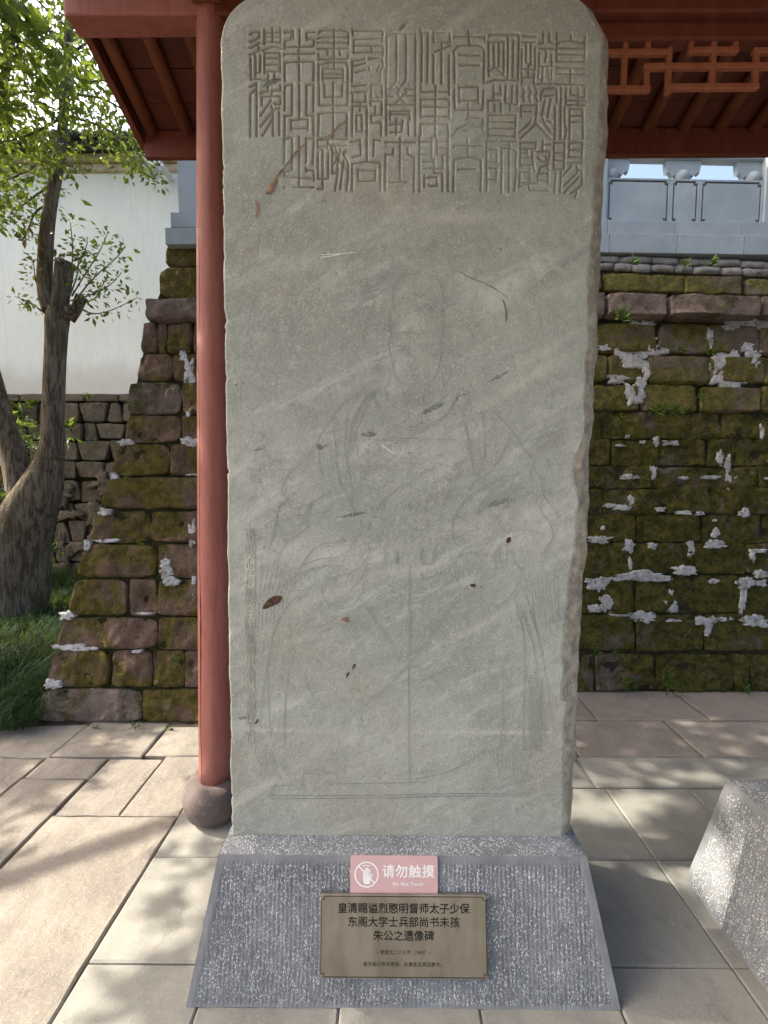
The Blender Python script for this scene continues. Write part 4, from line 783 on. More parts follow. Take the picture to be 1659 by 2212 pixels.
# plinth courses
x = -.70; k = 0
for row, (za, zc, yo) in enumerate(((0, h1, -.03), (h1, h2, -.012))):
    x = -.2 + (.0 if row else -.012)
    j0 = lx(1455, 520)[0] + (.008 if row == 0 else 0); bw = .505; xx = j0 - math.ceil((j0 + .9) / bw) * bw
    while xx < Ltot:
        if xx < .1: xx += bw; continue
        t = MB(); t.box((xx + .0015, yo, za + .0015), (xx + bw - .0015, .30, zc - .0015)); bevel(t.build('plinth_block', M_GRAN, BAL), .003); xx += bw
pA, pB = lx(1310, 430)[0], lx(1682, 430)[0]; bay = pB - pA; print('bay', bay, h1, h2, h3)
def panel(x0, x1):
    """slab with a sunk outline: raised field, groove, frame"""
    t = MB(); g_ = .013; ins = .03; cr = .02; yf = .045
    t.box((x0, yf + .024, h2), (x1, .16, h3)); o = t.build('panel_back', M_GRAN, BAL)
    a0, a1, b0, b1 = x0 + ins, x1 - ins, h2 + ins * .9, h3 - ins * .9
    fr = MB()
    for A_, B_ in (((x0, h2), (x1, b0 - g_)), ((x0, b1 + g_), (x1, h3)), ((x0, b0 - g_), (a0 - g_, b1 + g_)), ((a1 + g_, b0 - g_), (x1, b1 + g_))):
        fr.box((A_[0], yf, A_[1]), (B_[0], yf + .0235, B_[1]))
    for sx in (0, 1):
        for sy in (0, 1):
            X_ = a0 - g_ if sx == 0 else a1 + g_ - .016; Z_ = b0 - g_ if sy == 0 else b1 + g_ - .016; fr.box((X_, yf + .0005, Z_), (X_ + .016, yf + .0235, Z_ + .016))
    bevel(fr.build('panel_frame', M_GRAN, BAL), .002)
    fd = MB(); P = [(a0 + cr, b0), (a1 - cr, b0), (a1 - cr, b0 + cr), (a1, b0 + cr), (a1, b1 - cr), (a1 - cr, b1 - cr), (a1 - cr, b1), (a0 + cr, b1), (a0 + cr, b1 - cr), (a0, b1 - cr), (a0, b0 + cr), (a0 + cr, b0 + cr)]
    n_ = len(P); fd.add([(x, yf + .001, z) for x, z in P] + [(x, yf + .0239, z) for x, z in P], [tuple(range(n_))] + [(i, n_ + i, n_ + (i+1) % n_, (i+1) % n_) for i in range(n_)]); bevel(fd.build('panel_field', M_GRAN, BAL), .002)
def vase(x):
    t = MB(); t.lathe([(.030, 0), (.042, .004), (.052, .02), (.056, .045), (.050, .062), (.046, .066), (.044, .072), (.030, .085)], (x, .10, h3), 24); t.build('lotus_vase', M_GRAN, BAL, True)
    w = MB(); L = .135; n_ = 24; V = []; 
    for s_, yy in ((0, .082), (1, .118)):
        for i in range(n_ + 1):
            u = -1 + 2 * i / n_; lo = h3 + .062 - .030 * (1 - abs(u)) * 0 + .010 * math.cos(u * 16) - .012 * (abs(u) < .93) - .018 * math.cos(u * 3.0) * (abs(u) > .3)
            V += [(x + u * L, yy, lo + (.05 if abs(u) > .985 else 0)), (x + u * L, yy, h3 + .155)]
    m_ = (n_ + 1) * 2; Fc = [(2*i, 2*i+2, 2*i+3, 2*i+1) for i in range(n_)] + [(m_+2*i, m_+2*i+1, m_+2*i+3, m_+2*i+2) for i in range(n_)] + [(2*i, m_+2*i, m_+2*i+2, 2*i+2) for i in range(n_)]
    Fc += [(0, 1, m_+1, m_), (2*n_, m_+2*n_, m_+2*n_+1, 2*n_+1)]
    w.add(V, Fc); w.build('lotus_leaf', M_GRAN, BAL)
for k in range(-1, 3):
    x0 = pA + k * bay; pw = .022
    if x0 > Ltot: break
    if x0 + bay > .3:
        t = MB(); t.box((x0 - .075, .03, h2), (x0 + .02, .175, h3 + .45)); bevel(t.build('post', M_GRAN, BAL), .004)
    xa = x0 + .02; xb_ = x0 + bay - .075; wd = (xb_ - xa); wN = wd * .185; e1 = xa + (wd - wN) / 2
    if x0 + bay > .3:
        for s_, e_ in ((xa, e1), (e1, e1 + wN), (e1 + wN, xb_)):
            if e_ < .30: continue
            panel(max(s_, .31), e_)
        for v_ in (xa + .055, (xa + xb_) / 2, xb_ - .055):
            if v_ > .36: vase(v_)
t = MB(); t.box((.2, .055, h3 + .1555), (Ltot, .145, h3 + .24)); bevel(t.build('handrail', M_GRAN, BAL), .02)
# the stepped end of the balustrade on the left pier
e0 = BY(-1.5) - .22
EP = empty('granite_end_post', (-1.5, e0, at(390, 528, e0).z)); tag(EP, 'stepped blue grey granite end block on top of the wall end, beside the red column', 'stone post')
for (xa, ya, yb_, nm) in ((357, 491, 528, 'plinth_block'), (368.5, 458, 491, 'plinth_block'), (384, 250, 458, 'post')):
    p0 = at(xa, yb_, e0); p1 = at(xa, ya, e0); t = MB(); t.box((p0.x + 1.5, 0 if nm == 'plinth_block' else .012, p0.z - EP.location.z + .001), (.36, .34, p1.z - EP.location.z - .001)); bevel(t.build(nm, M_GRAN, EP), .004)

# ================================================================ WHITE WALL AND RUBBLE WALL, FAR LEFT
YW = 6.45; zw0 = at(200, 852, YW).z; zw1 = at(200, 338, YW).z
WW = empty('white_wall', (-5, YW, 0)); tag(WW, 'high white plastered wall with tan cornice and dark tiled coping, standing on rubble masonry', 'wall')
t = MB(); t.box((-9, 0, zw0), (4.4, .4, zw1 - .22)); t.build('plaster_face', M_WHITE, WW)
for q, (o_, za, zc) in enumerate(((.05, zw1 - .2205, zw1 - .12), (.11, zw1 - .1195, zw1 - .02))):
    t = MB(); t.box((-9.02, -o_, za), (4.42, .4 + o_, zc)); bevel(t.build('cornice', M_CORN, WW), .03, 3)
cp = MB(); cp.add([(-9.1, -.32, zw1 - .019), (4.5, -.32, zw1 - .019), (4.5, .2, zw1 + .30), (-9.1, .2, zw1 + .30), (4.5, .72, zw1 - .019), (-9.1, .72, zw1 - .019)], [(0, 1, 2, 3), (3, 2, 4, 5), (0, 5, 4, 1), (0, 3, 5), (1, 4, 2)]); cp.build('coping', M_RTILE, WW)
for i in range(66):
    xx = -9 + i * .205; t = MB(); t.tube([(xx, -.36, zw1 + .03), (xx, .2, zw1 + .36)], .055, 8); t.build('coping_tile', M_RTILE, WW, True)
RW = empty('rubble_wall', (-4, YW - .08, 0)); tag(RW, 'low wall of irregular grey brown rubble stones under the white plastered wall', 'stone wall')
t = MB(); t.box((-10, .06, -.1), (3.3, .6, zw0 - .004)); t.build('wall_core', M_CORE, RW)
rr_ = random.Random(4); z0 = -.05; ri = 0
hs = [.34, .30, .33, .28, .34, .27, .30, .26, .30, .13]; tot = sum(hs); hs = [h * (zw0 + .05) / tot for h in hs]
for ri, h in enumerate(hs):
    x = -6.0
    while x < 2.6:
        w = rr_.uniform(.18, .46) * (1.3 if h < .15 else 1); j = lambda: rr_.uniform(-.035, .035) if 0 < ri < 8 else 0
        sl = rr_.uniform(-.05, .05) if ri not in (0, 9) else 0
        q = [Vector((x + sl, 0, z0 + j() * .6)), Vector((x + w - sl, 0, z0 + j() * .6)), Vector((x + w + sl, 0, z0 + h + j() * .5)), Vector((x - sl, 0, z0 + h + j() * .5))]
        stone(q, M_RUBB, RW, 'stone', rr_.uniform(.012, .035), .022, 9, 7, ri + x, .1, .005, .9); x += w
    z0 += h
for i in range(26):
    px, py = rr_.uniform(20, 262), rr_.uniform(990, 1235)
    o = blob((px, py), rr_.uniform(8, 26), rr_.uniform(6, 22), YW - .09, RW, 300 + i, th=.02, lift=.03, name='mortar_patch', m=M_RUBB); tob(o, RW)
# floodlight under the cornice
fp = at(327, 358, YW - .28); FL = empty('floodlight', fp); tag(FL, 'white floodlight fixed high on the white wall beside the eave corner', 'lamp')
Mf = Matrix.Rotation(math.radians(38), 4, 'Y') @ Matrix.Rotation(math.radians(-25), 4, 'X')
t = MB(); t.box((-.09, -.10, -.05), (.11, .12, .03), 0, Mf); bevel(t.build('housing', M_LAMPW, FL), .02)
t = MB(); t.box((-.08, -.09, -.062), (.10, .11, -.0505), 0, Mf); t.build('glass', M_GLASS, FL)
t = MB(); t.box((.10, -.02, -.10), (.13, .02, .10)); t.box((.10, -.02, -.02), (.17, .27, .02)); t.build('bracket', M_LAMPW, FL)

# ================================================================ PAVILION (timber roof, column, lattice)
PAV = empty('pavilion', (-.772, 1.88, 0)); tag(PAV, 'red painted timber pavilion with a round column, rafters and hanging lattice over the stele', 'pavilion')
def pv(mb, name, m, smooth=False, bv=0):
    o = mb.build(name, m, PAV, smooth); o.location = -PAV.location
    if bv: bevel(o, bv)
    return o
def column(cx_, cy_, crack=False, lean=0.):      # the columns lean in a little at the head
    t = MB(); prof = [(.069, .170), (.0695, .3), (.069, .8), (.067, 1.5), (.062, 2.4), (.057, 3.2), (.056, 3.75)]; V = []; n_ = 34
    zz = np.linspace(0, 1, 40)
    pr = [(float(np.interp(.15 + 3.6 * a, [p[1] for p in prof], [p[0] for p in prof])), .15 + 3.6 * a) for a in zz]
    for r, z in pr:
        for j in range(n_):
            tt = 2 * math.pi * j / n_; f = 1 + .010 * math.cos(9 * tt + .4) + .006 * math.cos(14 * tt + 1.1) + .006 * math.sin(z * 3 + tt * 2); V.append((cx_ + lean * z + r * f * math.cos(tt), cy_ + r * f * math.sin(tt), z))
    t.add(V, [(i*n_+j, i*n_+(j+1)%n_, (i+1)*n_+(j+1)%n_, (i+1)*n_+j) for i in range(39) for j in range(n_)] + [tuple(range(n_))[::-1], tuple(range(39*n_, 40*n_))])
    o = pv(t, 'column', M_RED, True)
    t = MB(); t.lathe([(.080, 0), (.096, .004), (.118, .024), (.133, .055), (.138, .090), (.134, .125), (.119, .153), (.100, .167), (.078, .171), (.05, .171)], (cx_, cy_, .001), 36, 0, .012); pv(t, 'column_base', M_DRUM, True)
    if crack:
        c_ = MB(); L, R = [], []; n2 = 90
        for i in range(n2):
            z = .17 + 2.35 * i / (n2 - 1); w = .0020 + .0045 * math.exp(-((z - .82) / .22) ** 2) * (1 + .5 * math.sin(z * 60)) + .001 * math.exp(-((z - .35) / .2) ** 2)
            th = math.radians(234) + .03 * math.sin(z * 9) + .02 * float(fbm(np.array([z * 12, 0, 0]), 61, 2)) ; r = float(np.interp(z, [p[1] for p in prof], [p[0] for p in prof])) * 1.013
            for lst, s_ in ((L, -1), (R, 1)): a = th + s_ * w / r * .5; lst.append((cx_ + lean * z + r * math.cos(a), cy_ + r * math.sin(a), z))
        c_.add(L + R, [(i, n2 + i, n2 + i + 1, i + 1) for i in range(n2 - 1)]); k_ = c_.build('crack', M_CRACK, o)
column(-.772, 1.88, True, .0235); column(3.54, 1.88, False, -.0235); column(-.772, -.72, False, .0235); column(3.54, -.72, False, -.0235)
xg = -1.275   # gable end
def beam(x0, x1, y0, y1, z0, z1, name='beam', m=M_RED2, bv=.008): t = MB(); t.box((x0, y0, z0), (x1, y1, z1)); return pv(t, name, m, False, bv)
yb = 1.832; pb_ = at(300, 31, yb); print('beam bottom', pb_.z, 'left end', at(136, 30, yb).x, 'back', at(300, 62, yb + .115).z)
zbm = pb_.z
beam(at(136, 20, yb).x, -.692, yb, yb + .095, zbm, zbm + .16, m=M_RED)                    # purlin: overhanging end, its lighter red paints in the sky light
beam(-.690, 4.6, yb, yb + .095, zbm, zbm + .16, m=M_RED2)  # rest of the purlin, its darker red paints in the shade
beam(-.64, 3.40, yb + .022, yb + .082, at(1400, 84, yb + .022).z, zbm - .0005 - .02, 'lower_beam')     # rail under it, right of the column
beam(-.64, 3.40, yb + .034, yb + .068, zbm - .02, zbm - .0002, 'spacer_board')
beam(-.75, -.635, -.74, 1.83, zbm + .03, zbm + .13, 'tie_beam', M_RAFT)
beam(at(136, 20, yb).x, 4.6, -.72 - .05, -.72 + .045, zbm, zbm + .16)
# roof plane: passes over the purlin and falls to the rear eave
ye = 2.44; ze = at(360, 339, ye).z; ztf = at(360, 306, ye).z; print('eave', ze, ztf)
sl = (zbm + .20 - (ztf + .035)) / (ye - (yb + .05)); zr_ = lambda y: (ztf + .035) + (ye - y) * sl      # axis height of the rafters
yr = .58
def rafter(x, front=False):
    t = MB(); P = []
    for y in np.linspace(yr + .01, ye - .012, 6):
        yy = y if not front else 2 * yr - y
        P.append((x, yy, zr_(y)))
    t.tube(P, .031, 12); o = pv(t, 'rafter', M_RAFT, True); return o
xr0 = -1.225; XEND = 4.35; k = 0
while xr0 + k * .1835 < XEND:
    rafter(xr0 + k * .1835); k += 1
nrm_r = Vector((0, sl, 1)).normalized()
def deck(y0, y1, lift, th, name, m, x0=xg, x1=XEND + .1, front=False):
    t = MB(); a = (y0, zr_(y0)); c = (y1, zr_(y1)); mir = (lambda y: 2 * yr - y) if front else (lambda y: y)
    V = []
    for h in (lift, lift + th):
        for (y, z) in (a, c):
            for x in (x0, x1): V.append((x, mir(y + nrm_r.y * h), z + nrm_r.z * h))
    t.add(V, [(0, 1, 3, 2), (4, 6, 7, 5), (0, 4, 5, 1), (2, 3, 7, 6), (0, 2, 6, 4), (1, 5, 7, 3)]); return pv(t, name, m)
nb = 14; yy = np.linspace(yr, ye + .02, nb + 1)
for i in range(nb): deck(yy[i] + .0015, yy[i + 1] - .0015, .0315 + (.002 if i % 2 else 0), .018, 'roof_board', M_DECK)
deck(yr - .05, ye + .10, .055, .07, 'tiled_roof', M_RTILE, xg - .06, XEND + .2)
deck(yr - .05, ye + .10, .055, .07, 'tiled_roof', M_RTILE, xg - .06, XEND + .2, True)
for i in range(nb // 2): deck(yy[2*i] + .001, yy[2*i + 2] - .001, .0315, .018, 'roof_board', M_DECK, front=True)
k = 0
while xr0 + k * .367 < XEND: rafter(xr0 + k * .367, True); k += 1
t = MB(); t.box((xg, ye, ze), (XEND + .1, ye + .03, ztf + .055)); pv(t, 'fascia', M_RED2, False, .003)
t = MB(); t.box((xg, 2 * yr - ye - .03, ze), (XEND + .1, 2 * yr - ye, ztf + .055)); pv(t, 'fascia', M_RED2, False, .003)
# barge board along the gable, following the slope
t = MB(); a, c = (yr - .02, zr_(yr - .02)), (ye + .03, zr_(ye + .03))
V = [(x, y, z + dz) for x in (xg - .03, xg - .0005) for (y, z) in (a, c) for dz in (-.045, .10)]
t.add(V, [(0, 1, 3, 2), (4, 6, 7, 5), (0, 4, 5, 1), (2, 3, 7, 6), (0, 2, 6, 4), (1, 5, 7, 3)]); pv(t, 'barge_board', M_RED2)
# hanging lattice
LAT = MB(); bw = .0105
def lp(x, y):
    """crop pixel -> X, Z on the lattice plane, with the lens bow taken out"""
    y2 = y - .048 * (x - 400); p = at(1207 + x * .2728, y2 * .2728, yb + .05); return p.x, p.z
lat = [((330, 318), (2100, 318)), ((330, 445), (862, 450)), ((860, 440), (853, 765)), ((515, 318), (505, 735)), ((695, 318), (690, 455)), ((330, 728), (690, 735)), ((685, 590), (683, 745)),
       ((680, 590), (2100, 595)), ((850, 745), (1545, 748)), ((1545, 485), (1540, 755)), ((1540, 485), (1735, 485)), ((1210, 330), (1203, 748)), ((1035, 320), (1031, 462)), ((1390, 320), (1380, 462)), ((1028, 460), (1385, 460)),
       ((1735, 318), (1735, 595)), ((1910, 318), (1910, 735)), ((1735, 735), (2100, 735))]
lat2 = []
for a, c in lat:
    (x0, z0), (x1, z1) = lp(*a), lp(*c)
    if abs(a[0] - c[0]) > abs(a[1] - c[1]): z0 = z1 = (z0 + z1) / 2
    else: x0 = x1 = (x0 + x1) / 2
    lat2.append((x0, z0, x1, z1))
ztop = lp(400, 318)[1]; x_left = -.63; per_ = lp(1545, 400)[0] - lp(505, 400)[0]
lattice = empty('lattice'); lattice.parent = PAV; lattice.location = (0, 0, 0)
def bar(x0, z0, x1, z1, dy=0):
    t = MB(); x0, x1 = min(x0, x1), max(x0, x1); z0, z1 = min(z0, z1), max(z0, z1)
    if x1 - x0 > z1 - z0: t.box((x0 - bw, yb + .042 - bw + dy, z0 - bw), (x1 + bw, yb + .042 + bw + dy, z0 + bw))
    else: t.box((x0 - bw, yb + .042 - bw + .0015 + dy, z0 - bw), (x0 + bw, yb + .042 + bw - .0015 + dy, z1 + bw))
    o = t.build('lattice_bar', M_LATT, lattice); o.location = -PAV.location; bevel(o, .004)
xmid = lp(1207, 400)[0]
for x0, z0, x1, z1 in lat2[1:]:
    bar(x0, z0, x1, z1)
    # the same pattern mirrored towards the left column, behind the stele
    for sft in (-per_ * 1.03, ):
        a, c = x0 + sft, x1 + sft
        if max(a, c) < x_left or min(a, c) > lp(330, 400)[0] - .02: continue
        bar(max(min(a, c), x_left), z0, min(max(a, c), lp(330, 400)[0]), z1, .0004)
bar(x_left, ztop, 3.40, ztop, -.0008)

# ================================================================ PLANTS
class Leaves:
    def __init__(s): s.v = []; s.f = []; s.t = []
    def leaf(s, p, d, L, w, tone=None):
        d = Vector(d).normalized(); r = Vector((rl.uniform(-1, 1), rl.uniform(-1, 1), rl.uniform(-1, 1))); a = d.cross(r)
        if a.length < 1e-3: a = Vector((1, 0, 0))
        a.normalize(); n3 = a.cross(d); p = Vector(p); k = len(s.v); fold = w * .25
        s.v += [tuple(p), tuple(p + d*L*.45 + a*w/2 + n3*fold), tuple(p + d*L*.5), tuple(p + d*L*.45 - a*w/2 + n3*fold), tuple(p + d*L - n3*L*.12)]
        s.f += [(k, k+1, k+2), (k, k+2, k+3), (k+2, k+1, k+4), (k+3, k+2, k+4)]; tn = rl.random() if tone is None else tone; s.t += [tn] * 5
    def build(s, name, m, parent=None, loc=None):
        me = bpy.data.meshes.new(name); v = s.v if loc is None else [(a-loc[0], b2-loc[1], c-loc[2]) for a, b2, c in s.v]
        me.from_pydata(v, [], s.f); a = me.attributes.new('leaf_tone', 'FLOAT', 'POINT'); a.data.foreach_set('value', s.t); return link(name, me, m, parent, loc)
rl = random.Random(21)
def cluster(Lv, p, n_, rad, L=.055, down=.5, tw=None):
    for _ in range(n_):
        o = Vector((rl.gauss(0, 1), rl.gauss(0, 1), rl.gauss(0, .8))) * rad * .55
        d = o.normalized() + Vector((rl.uniform(-.5, .5), rl.uniform(-.5, .5), rl.uniform(-.9, .3) * down)); l = L * rl.uniform(.65, 1.25)
        Lv.leaf(p + o, d, l, l * rl.uniform(.38, .52))
YT = 4.3; TB = atz(32, 1372, 0.0); TB.y = YT
TREE = empty('camphor_tree', (at(32, 1300, YT).x, YT, 0)); tag(TREE, 'forked tree with ridged bark and a cut stub, in grass before the white wall', 'tree')
T = lambda x, y, dy=0: at(x, y, YT + dy)
px2m = lambda r: r * YT / 957 * .86
tr = MB(); base = T(28, 1372); base.z = -.1
def limb(mb, pts, rad, n_=14, k=2, bump=.10, seed=0):
    P = smooth_path([T(*p) for p in pts], k); R = smooth_path([Vector((px2m(r), 0, 0)) for r in rad], k); mb.tube(P, [q.x for q in R], n_, bump=bump, seed=seed)
limb(tr, [(22, 1430), (24, 1372), (28, 1300), (34, 1230), (42, 1160), (62, 1100), (88, 1050), (104, 1010), (113, 960)], [100, 88, 76, 70, 66, 56, 46, 32, 26], 26, 2, .16, 1)
limb(tr, [(112, 990), (114, 930), (116, 850), (119, 780), (122, 720), (124, 690), (128, 668)], [27, 25, 23.5, 23, 24, 27, 24], 22, 2, .06, 2)
limb(tr, [(70, 1120), (50, 1060), (30, 985), (4, 900), (-25, 800), (-50, 700), (-70, 560), (-80, 400)], [44, 36, 27, 24, 22, 20, 17, 14], 20, 2, .07, 3)
limb(tr, [(30, 1180), (5, 1130), (-20, 1080), (-60, 1000)], [26, 18, 14, 12], 12, 2, .1, 4)
limb(tr, [(112, 672), (100, 640), (96, 600), (98, 560), (101, 500), (109, 440), (120, 385), (128, 340), (134, 290), (139, 240), (144, 180), (148, 100), (150, 0), (156, -120), (150, -260)], [20, 18, 16.5, 16, 15.5, 14.5, 13.5, 12.5, 11, 10, 9.5, 9.5, 9, 7, 4], 16, 1, .08, 5)
tr.build('trunk', M_BARK, TREE, True, None).location = -TREE.location
stb = MB(); P = [T(126, 680), T(131, 640), T(136, 600), T(141, 566)]; stb.tube(P, [px2m(21), px2m(19), px2m(20), px2m(20.5)], 16, bump=.08)
P = [T(150, 690), T(163, 672), T(177, 640)]; stb.tube(P, [px2m(13), px2m(12), px2m(13)], 12, bump=.1)
for (x, y, r) in ((150, 672, 15), (108, 690, 10), (160, 664, 9)): stb.tube([T(x, y, -.08), T(x + 2, y, 0), T(x, y, .06)], [px2m(r * .5), px2m(r), px2m(r * .6)], 10, bump=.2)
stb.build('cut_stub', M_BARK, TREE, True).location = -TREE.location
ct = MB(); P = T(141.5, 565.5); ct.tube([P, P + Vector((.002, 0, .004))], px2m(17), 14); P = T(178, 638.5); ct.tube([P, P + Vector((.002, 0, .004))], px2m(10), 12); ct.build('cut_face', M_CUT, TREE).location = -TREE.location
br = MB(); twigs = []
def twig(pts, r0, r1, dy=None):
    P = smooth_path([T(x, y, (dy or 0)) for x, y in pts], 2); n_ = len(P); b_ = MB(); b_.tube(P, [px2m(r0 + (r1 - r0) * i / (n_ - 1)) for i in range(n_)], 6); b_.build('branch', M_BARK, TREE, True).location = -TREE.location; return P
twig([(60, -60), (39, 0), (26, 60), (18, 119), (8, 180), (3, 240), (-12, 330)], 13, 7, .3)
for pts in ([(-60, 215), (0, 208), (60, 196), (98, 199), (140, 203)], [(146, 203), (200, 207), (240, 220), (300, 260)], [(146, 195), (180, 183), (215, 172), (260, 178)], [(38, 95), (90, 84), (140, 78)],
            [(149, 120), (190, 90), (240, 60)], [(140, 250), (190, 262), (240, 282), (290, 320), (335, 385)], [(130, 330), (90, 350), (40, 380), (-20, 400)], [(118, 395), (80, 420), (40, 450)],
            [(139, 250), (90, 280), (40, 300), (-10, 310)], [(148, 60), (110, 30), (70, -10)], [(126, 345), (160, 360), (165, 375)], [(10, 200), (-30, 150), (-60, 90)], [(109, 440), (75, 455), (60, 500)]):
    P = twig(pts, 3.6, 1.2, rl.uniform(-.3, .3)); twigs.append(P)
sprout = [[(150, 600), (158, 560), (156, 520), (152, 480)], [(155, 640), (185, 590), (215, 545), (232, 505)], [(155, 660), (200, 600), (250, 560), (272, 530)], [(170, 665), (200, 680), (240, 672), (298, 642)],
          [(150, 650), (190, 640), (235, 620), (262, 590)], [(100, 675), (75, 662), (60, 652), (32, 640)], [(150, 600), (178, 560), (190, 520)], [(88, 640), (75, 600), (72, 560)], [(160, 655), (205, 650), (225, 610)], [(150, 640), (170, 590), (168, 545)]]
sp = [twig(p, 2, .7, rl.uniform(-.12, .12)) for p in sprout]
CR = Leaves()
def inside(x, y):
    """rough outline of the crown in view"""
    if y < -160: return True
    if x < 110: return y < 470 - max(0, 70 - abs(x - 60)) * .0 + 20 * math.sin(x * .08)
    if x < 180: return y < 335
    if x < 250: return y < 320 + (x - 180) * .1
    return y < 345 + (x - 250) * .25 and x < 352 and y > 100
cnt = 0
while cnt < 720:
    x, y = rl.uniform(-330, 352), rl.uniform(-330, 490)
    if not inside(x, y): continue
    if 150 < x < 330 and y > 20 and rl.random() < .25: continue
    if fbm(np.array([x * .018, y * .018, 4.]), 71, 3) < -.03: continue
    if x > 75 and y < 150 and rl.random() < .62: continue
    p = T(x, y, rl.uniform(-.7, .9)); cluster(CR, p, rl.randint(14, 22), .16, .072); cnt += 1
for P in twigs:
    for p in P[::2]: cluster(CR, p, 7, .10, .062)
for P in sp:
    n_ = len(P)
    for i, p in enumerate(P):
        if i > n_ * .25: cluster(CR, p, 5 if len(P) < 14 else 4, .075, .062, .4)
for x, y, r in ((330, 385, .05), (350, 400, .04), (345, 395, .05), (318, 370, .07), (305, 350, .08), (285, 340, .10), (268, 330, .1)): cluster(CR, T(x, y), 9, r, .055)
crown = CR.build('crown', M_LEAF, TREE); crown.location = -TREE.location; crown['kind'] = 'stuff'
DR = Leaves()
for x, y in ((55, 475), (57, 500), (60, 520), (78, 520), (80, 545), (82, 560), (125, 540), (130, 555), (74, 480), (52, 515), (80, 590)): cluster(DR, T(x, y, -.1), 7, .045, .06, 1.5)
DR.build('dry_leaves', M_DRY, TREE).location = -TREE.location

# second tree, just outside the frame, whose crown dapples the court
T2 = empty('shade_tree', (-6.6, .9, 0)); tag(T2, 'broad leafy tree standing outside the left edge, dappling the paving with shade', 'tree')
t = MB(); t.tube(smooth_path([(0, 0, -.1), (.05, .05, 1.2), (-.05, .1, 2.4), (.1, 0, 3.6), (0, 0, 5)], 2), .16, 14, bump=.1)
for q in range(7):
    a = q * .9; t.tube(smooth_path([(0, 0, 2.2 + q * .3), (math.cos(a) * .9, math.sin(a) * .9, 3 + q * .35), (math.cos(a) * 1.9, math.sin(a) * 1.9, 3.5 + q * .38)], 2), .045, 7)
t.build('trunk', M_BARK, T2, True)
C2 = Leaves(); SUNXY = Vector((SUN_DIR.x, SUN_DIR.y, 0))
def shade_at(x, y, dist, rad, n_, L=.085):
    """a spray of leaves on the crown that stands between the sun and the spot (x, y) of the court"""
    p = Vector((x, y, 0)) + SUN_DIR * dist; cluster(C2, p, n_, rad, L)
LIT = [(-1.2, 1.5, .34, 1.2), (-1.1, 2.35, .25, .35), (-1.55, 2.42, .25, .06), (-2.0, 2.38, .10, .04), (-1.75, 1.85, .12, .07), (-2.0, 2.1, .15, .04), (-1.65, 1.3, .12, .10), (-2.0, 1.45, .10, .06), (-.65, 1.85, .36, .17), (-.72, 1.5, .20, .07), (-.6, 1.3, .16, .04), (-.85, 1.2, .12, .25), (-.7, 1.0, .2, .08),
       (.95, 1.90, .42, .09), (.62, 2.04, .14, .05), (1.0, 2.0, .28, .04), (1.35, 2.17, .42, .035), (1.75, 2.08, .25, .04), (1.75, 2.78, .36, .05), (1.15, 2.76, .15, .03), (2.35, 2.46, .40, .05), (2.5, 2.8, .3, .05), (.98, 1.60, .2, .04), (1.3, 1.45, .22, .12), (.75, 2.85, .12, .03)]
cnt = 0; tries = 0
while cnt < 2100 and tries < 90000:
    tries += 1; gx, gy = rl.uniform(-3.0, 3.0), rl.uniform(.3, 3.1)
    d = min(((gx - a) / c) ** 2 + ((gy - b2) / e) ** 2 for a, b2, c, e in LIT)
    if d < (1.9 if gx > .3 else 1.25): continue
    f = float(fbm(np.array([gx * 2.2, gy * 4.0, 2.]), 81, 2))
    if -1.5 < gx < -.95 and gy < 2.1 and f > -.08: continue
    if gx < -1.5 and f > .30: continue
    shade_at(gx, gy, rl.uniform(6.6, 7.6) if gx > -.4 else rl.uniform(4.3, 5.2), .055, rl.randint(11, 16), .105); cnt += 1
for _ in range(420):
    gx, gy = rl.uniform(-5.5, -2.1), rl.uniform(2.5, 5.5)
    if fbm(np.array([gx * 1.3, gy * 1.3, 8.]), 82, 2) < .25: shade_at(gx, gy, rl.uniform(4.5, 6), .10, 14, .105)
c2 = C2.build('crown', M_LEAF, T2, None); c2.location = -T2.location; c2['kind'] = 'stuff'

# grass bank
bank = MB(); nx, ny = 40, 44; V = []
for j in range(ny + 1):
    for i in range(nx + 1):
        x = -9 + 7.9 * i / nx; y = 2.42 + 3.98 * j / ny; e = min(1, (y - 2.42) / .5); edge = min(1, max(0, (-2.05 - x + (y - 2.5) * .3) / .5)) if y < 3.8 else 1
        V.append((x, y, -.05 + .10 * e + .04 * float(fbm(np.array([x * 2, y * 2, 0]), 91, 2)) + .05 * e))
bank.add(V, [(j*(nx+1)+i, j*(nx+1)+i+1, (j+1)*(nx+1)+i+1, (j+1)*(nx+1)+i) for j in range(ny) for i in range(nx)])
tag(bank.build('grass_bank', M_SOIL, None, True), 'low earth bank under the long grass', kind='structure')
GR = Leaves(); gv, gf, gt = [], [], []
rgx = random.Random(8)
def blade(x, y, z, L, a, w, tone):
    k = len(gv); d = Vector((math.cos(a), math.sin(a), 0)); s_ = Vector((-d.y, d.x, 0)) * w; p = Vector((x, y, z)); q = [(0, 0), (.22, .55), (.60, .72), (1.0, .42)]
    for i, (u_, h_) in enumerate(q): c = p + d * L * u_ * .8 + Vector((0, 0, L * h_ * .8)); ww = s_ * (1 - i / 3.3); gv.extend([tuple(c - ww), tuple(c + ww)]); gt.extend([tone] * 2)
    for i in range(3): gf.append((k + 2*i, k + 2*i + 1, k + 2*i + 3, k + 2*i + 2))
cnt = 0
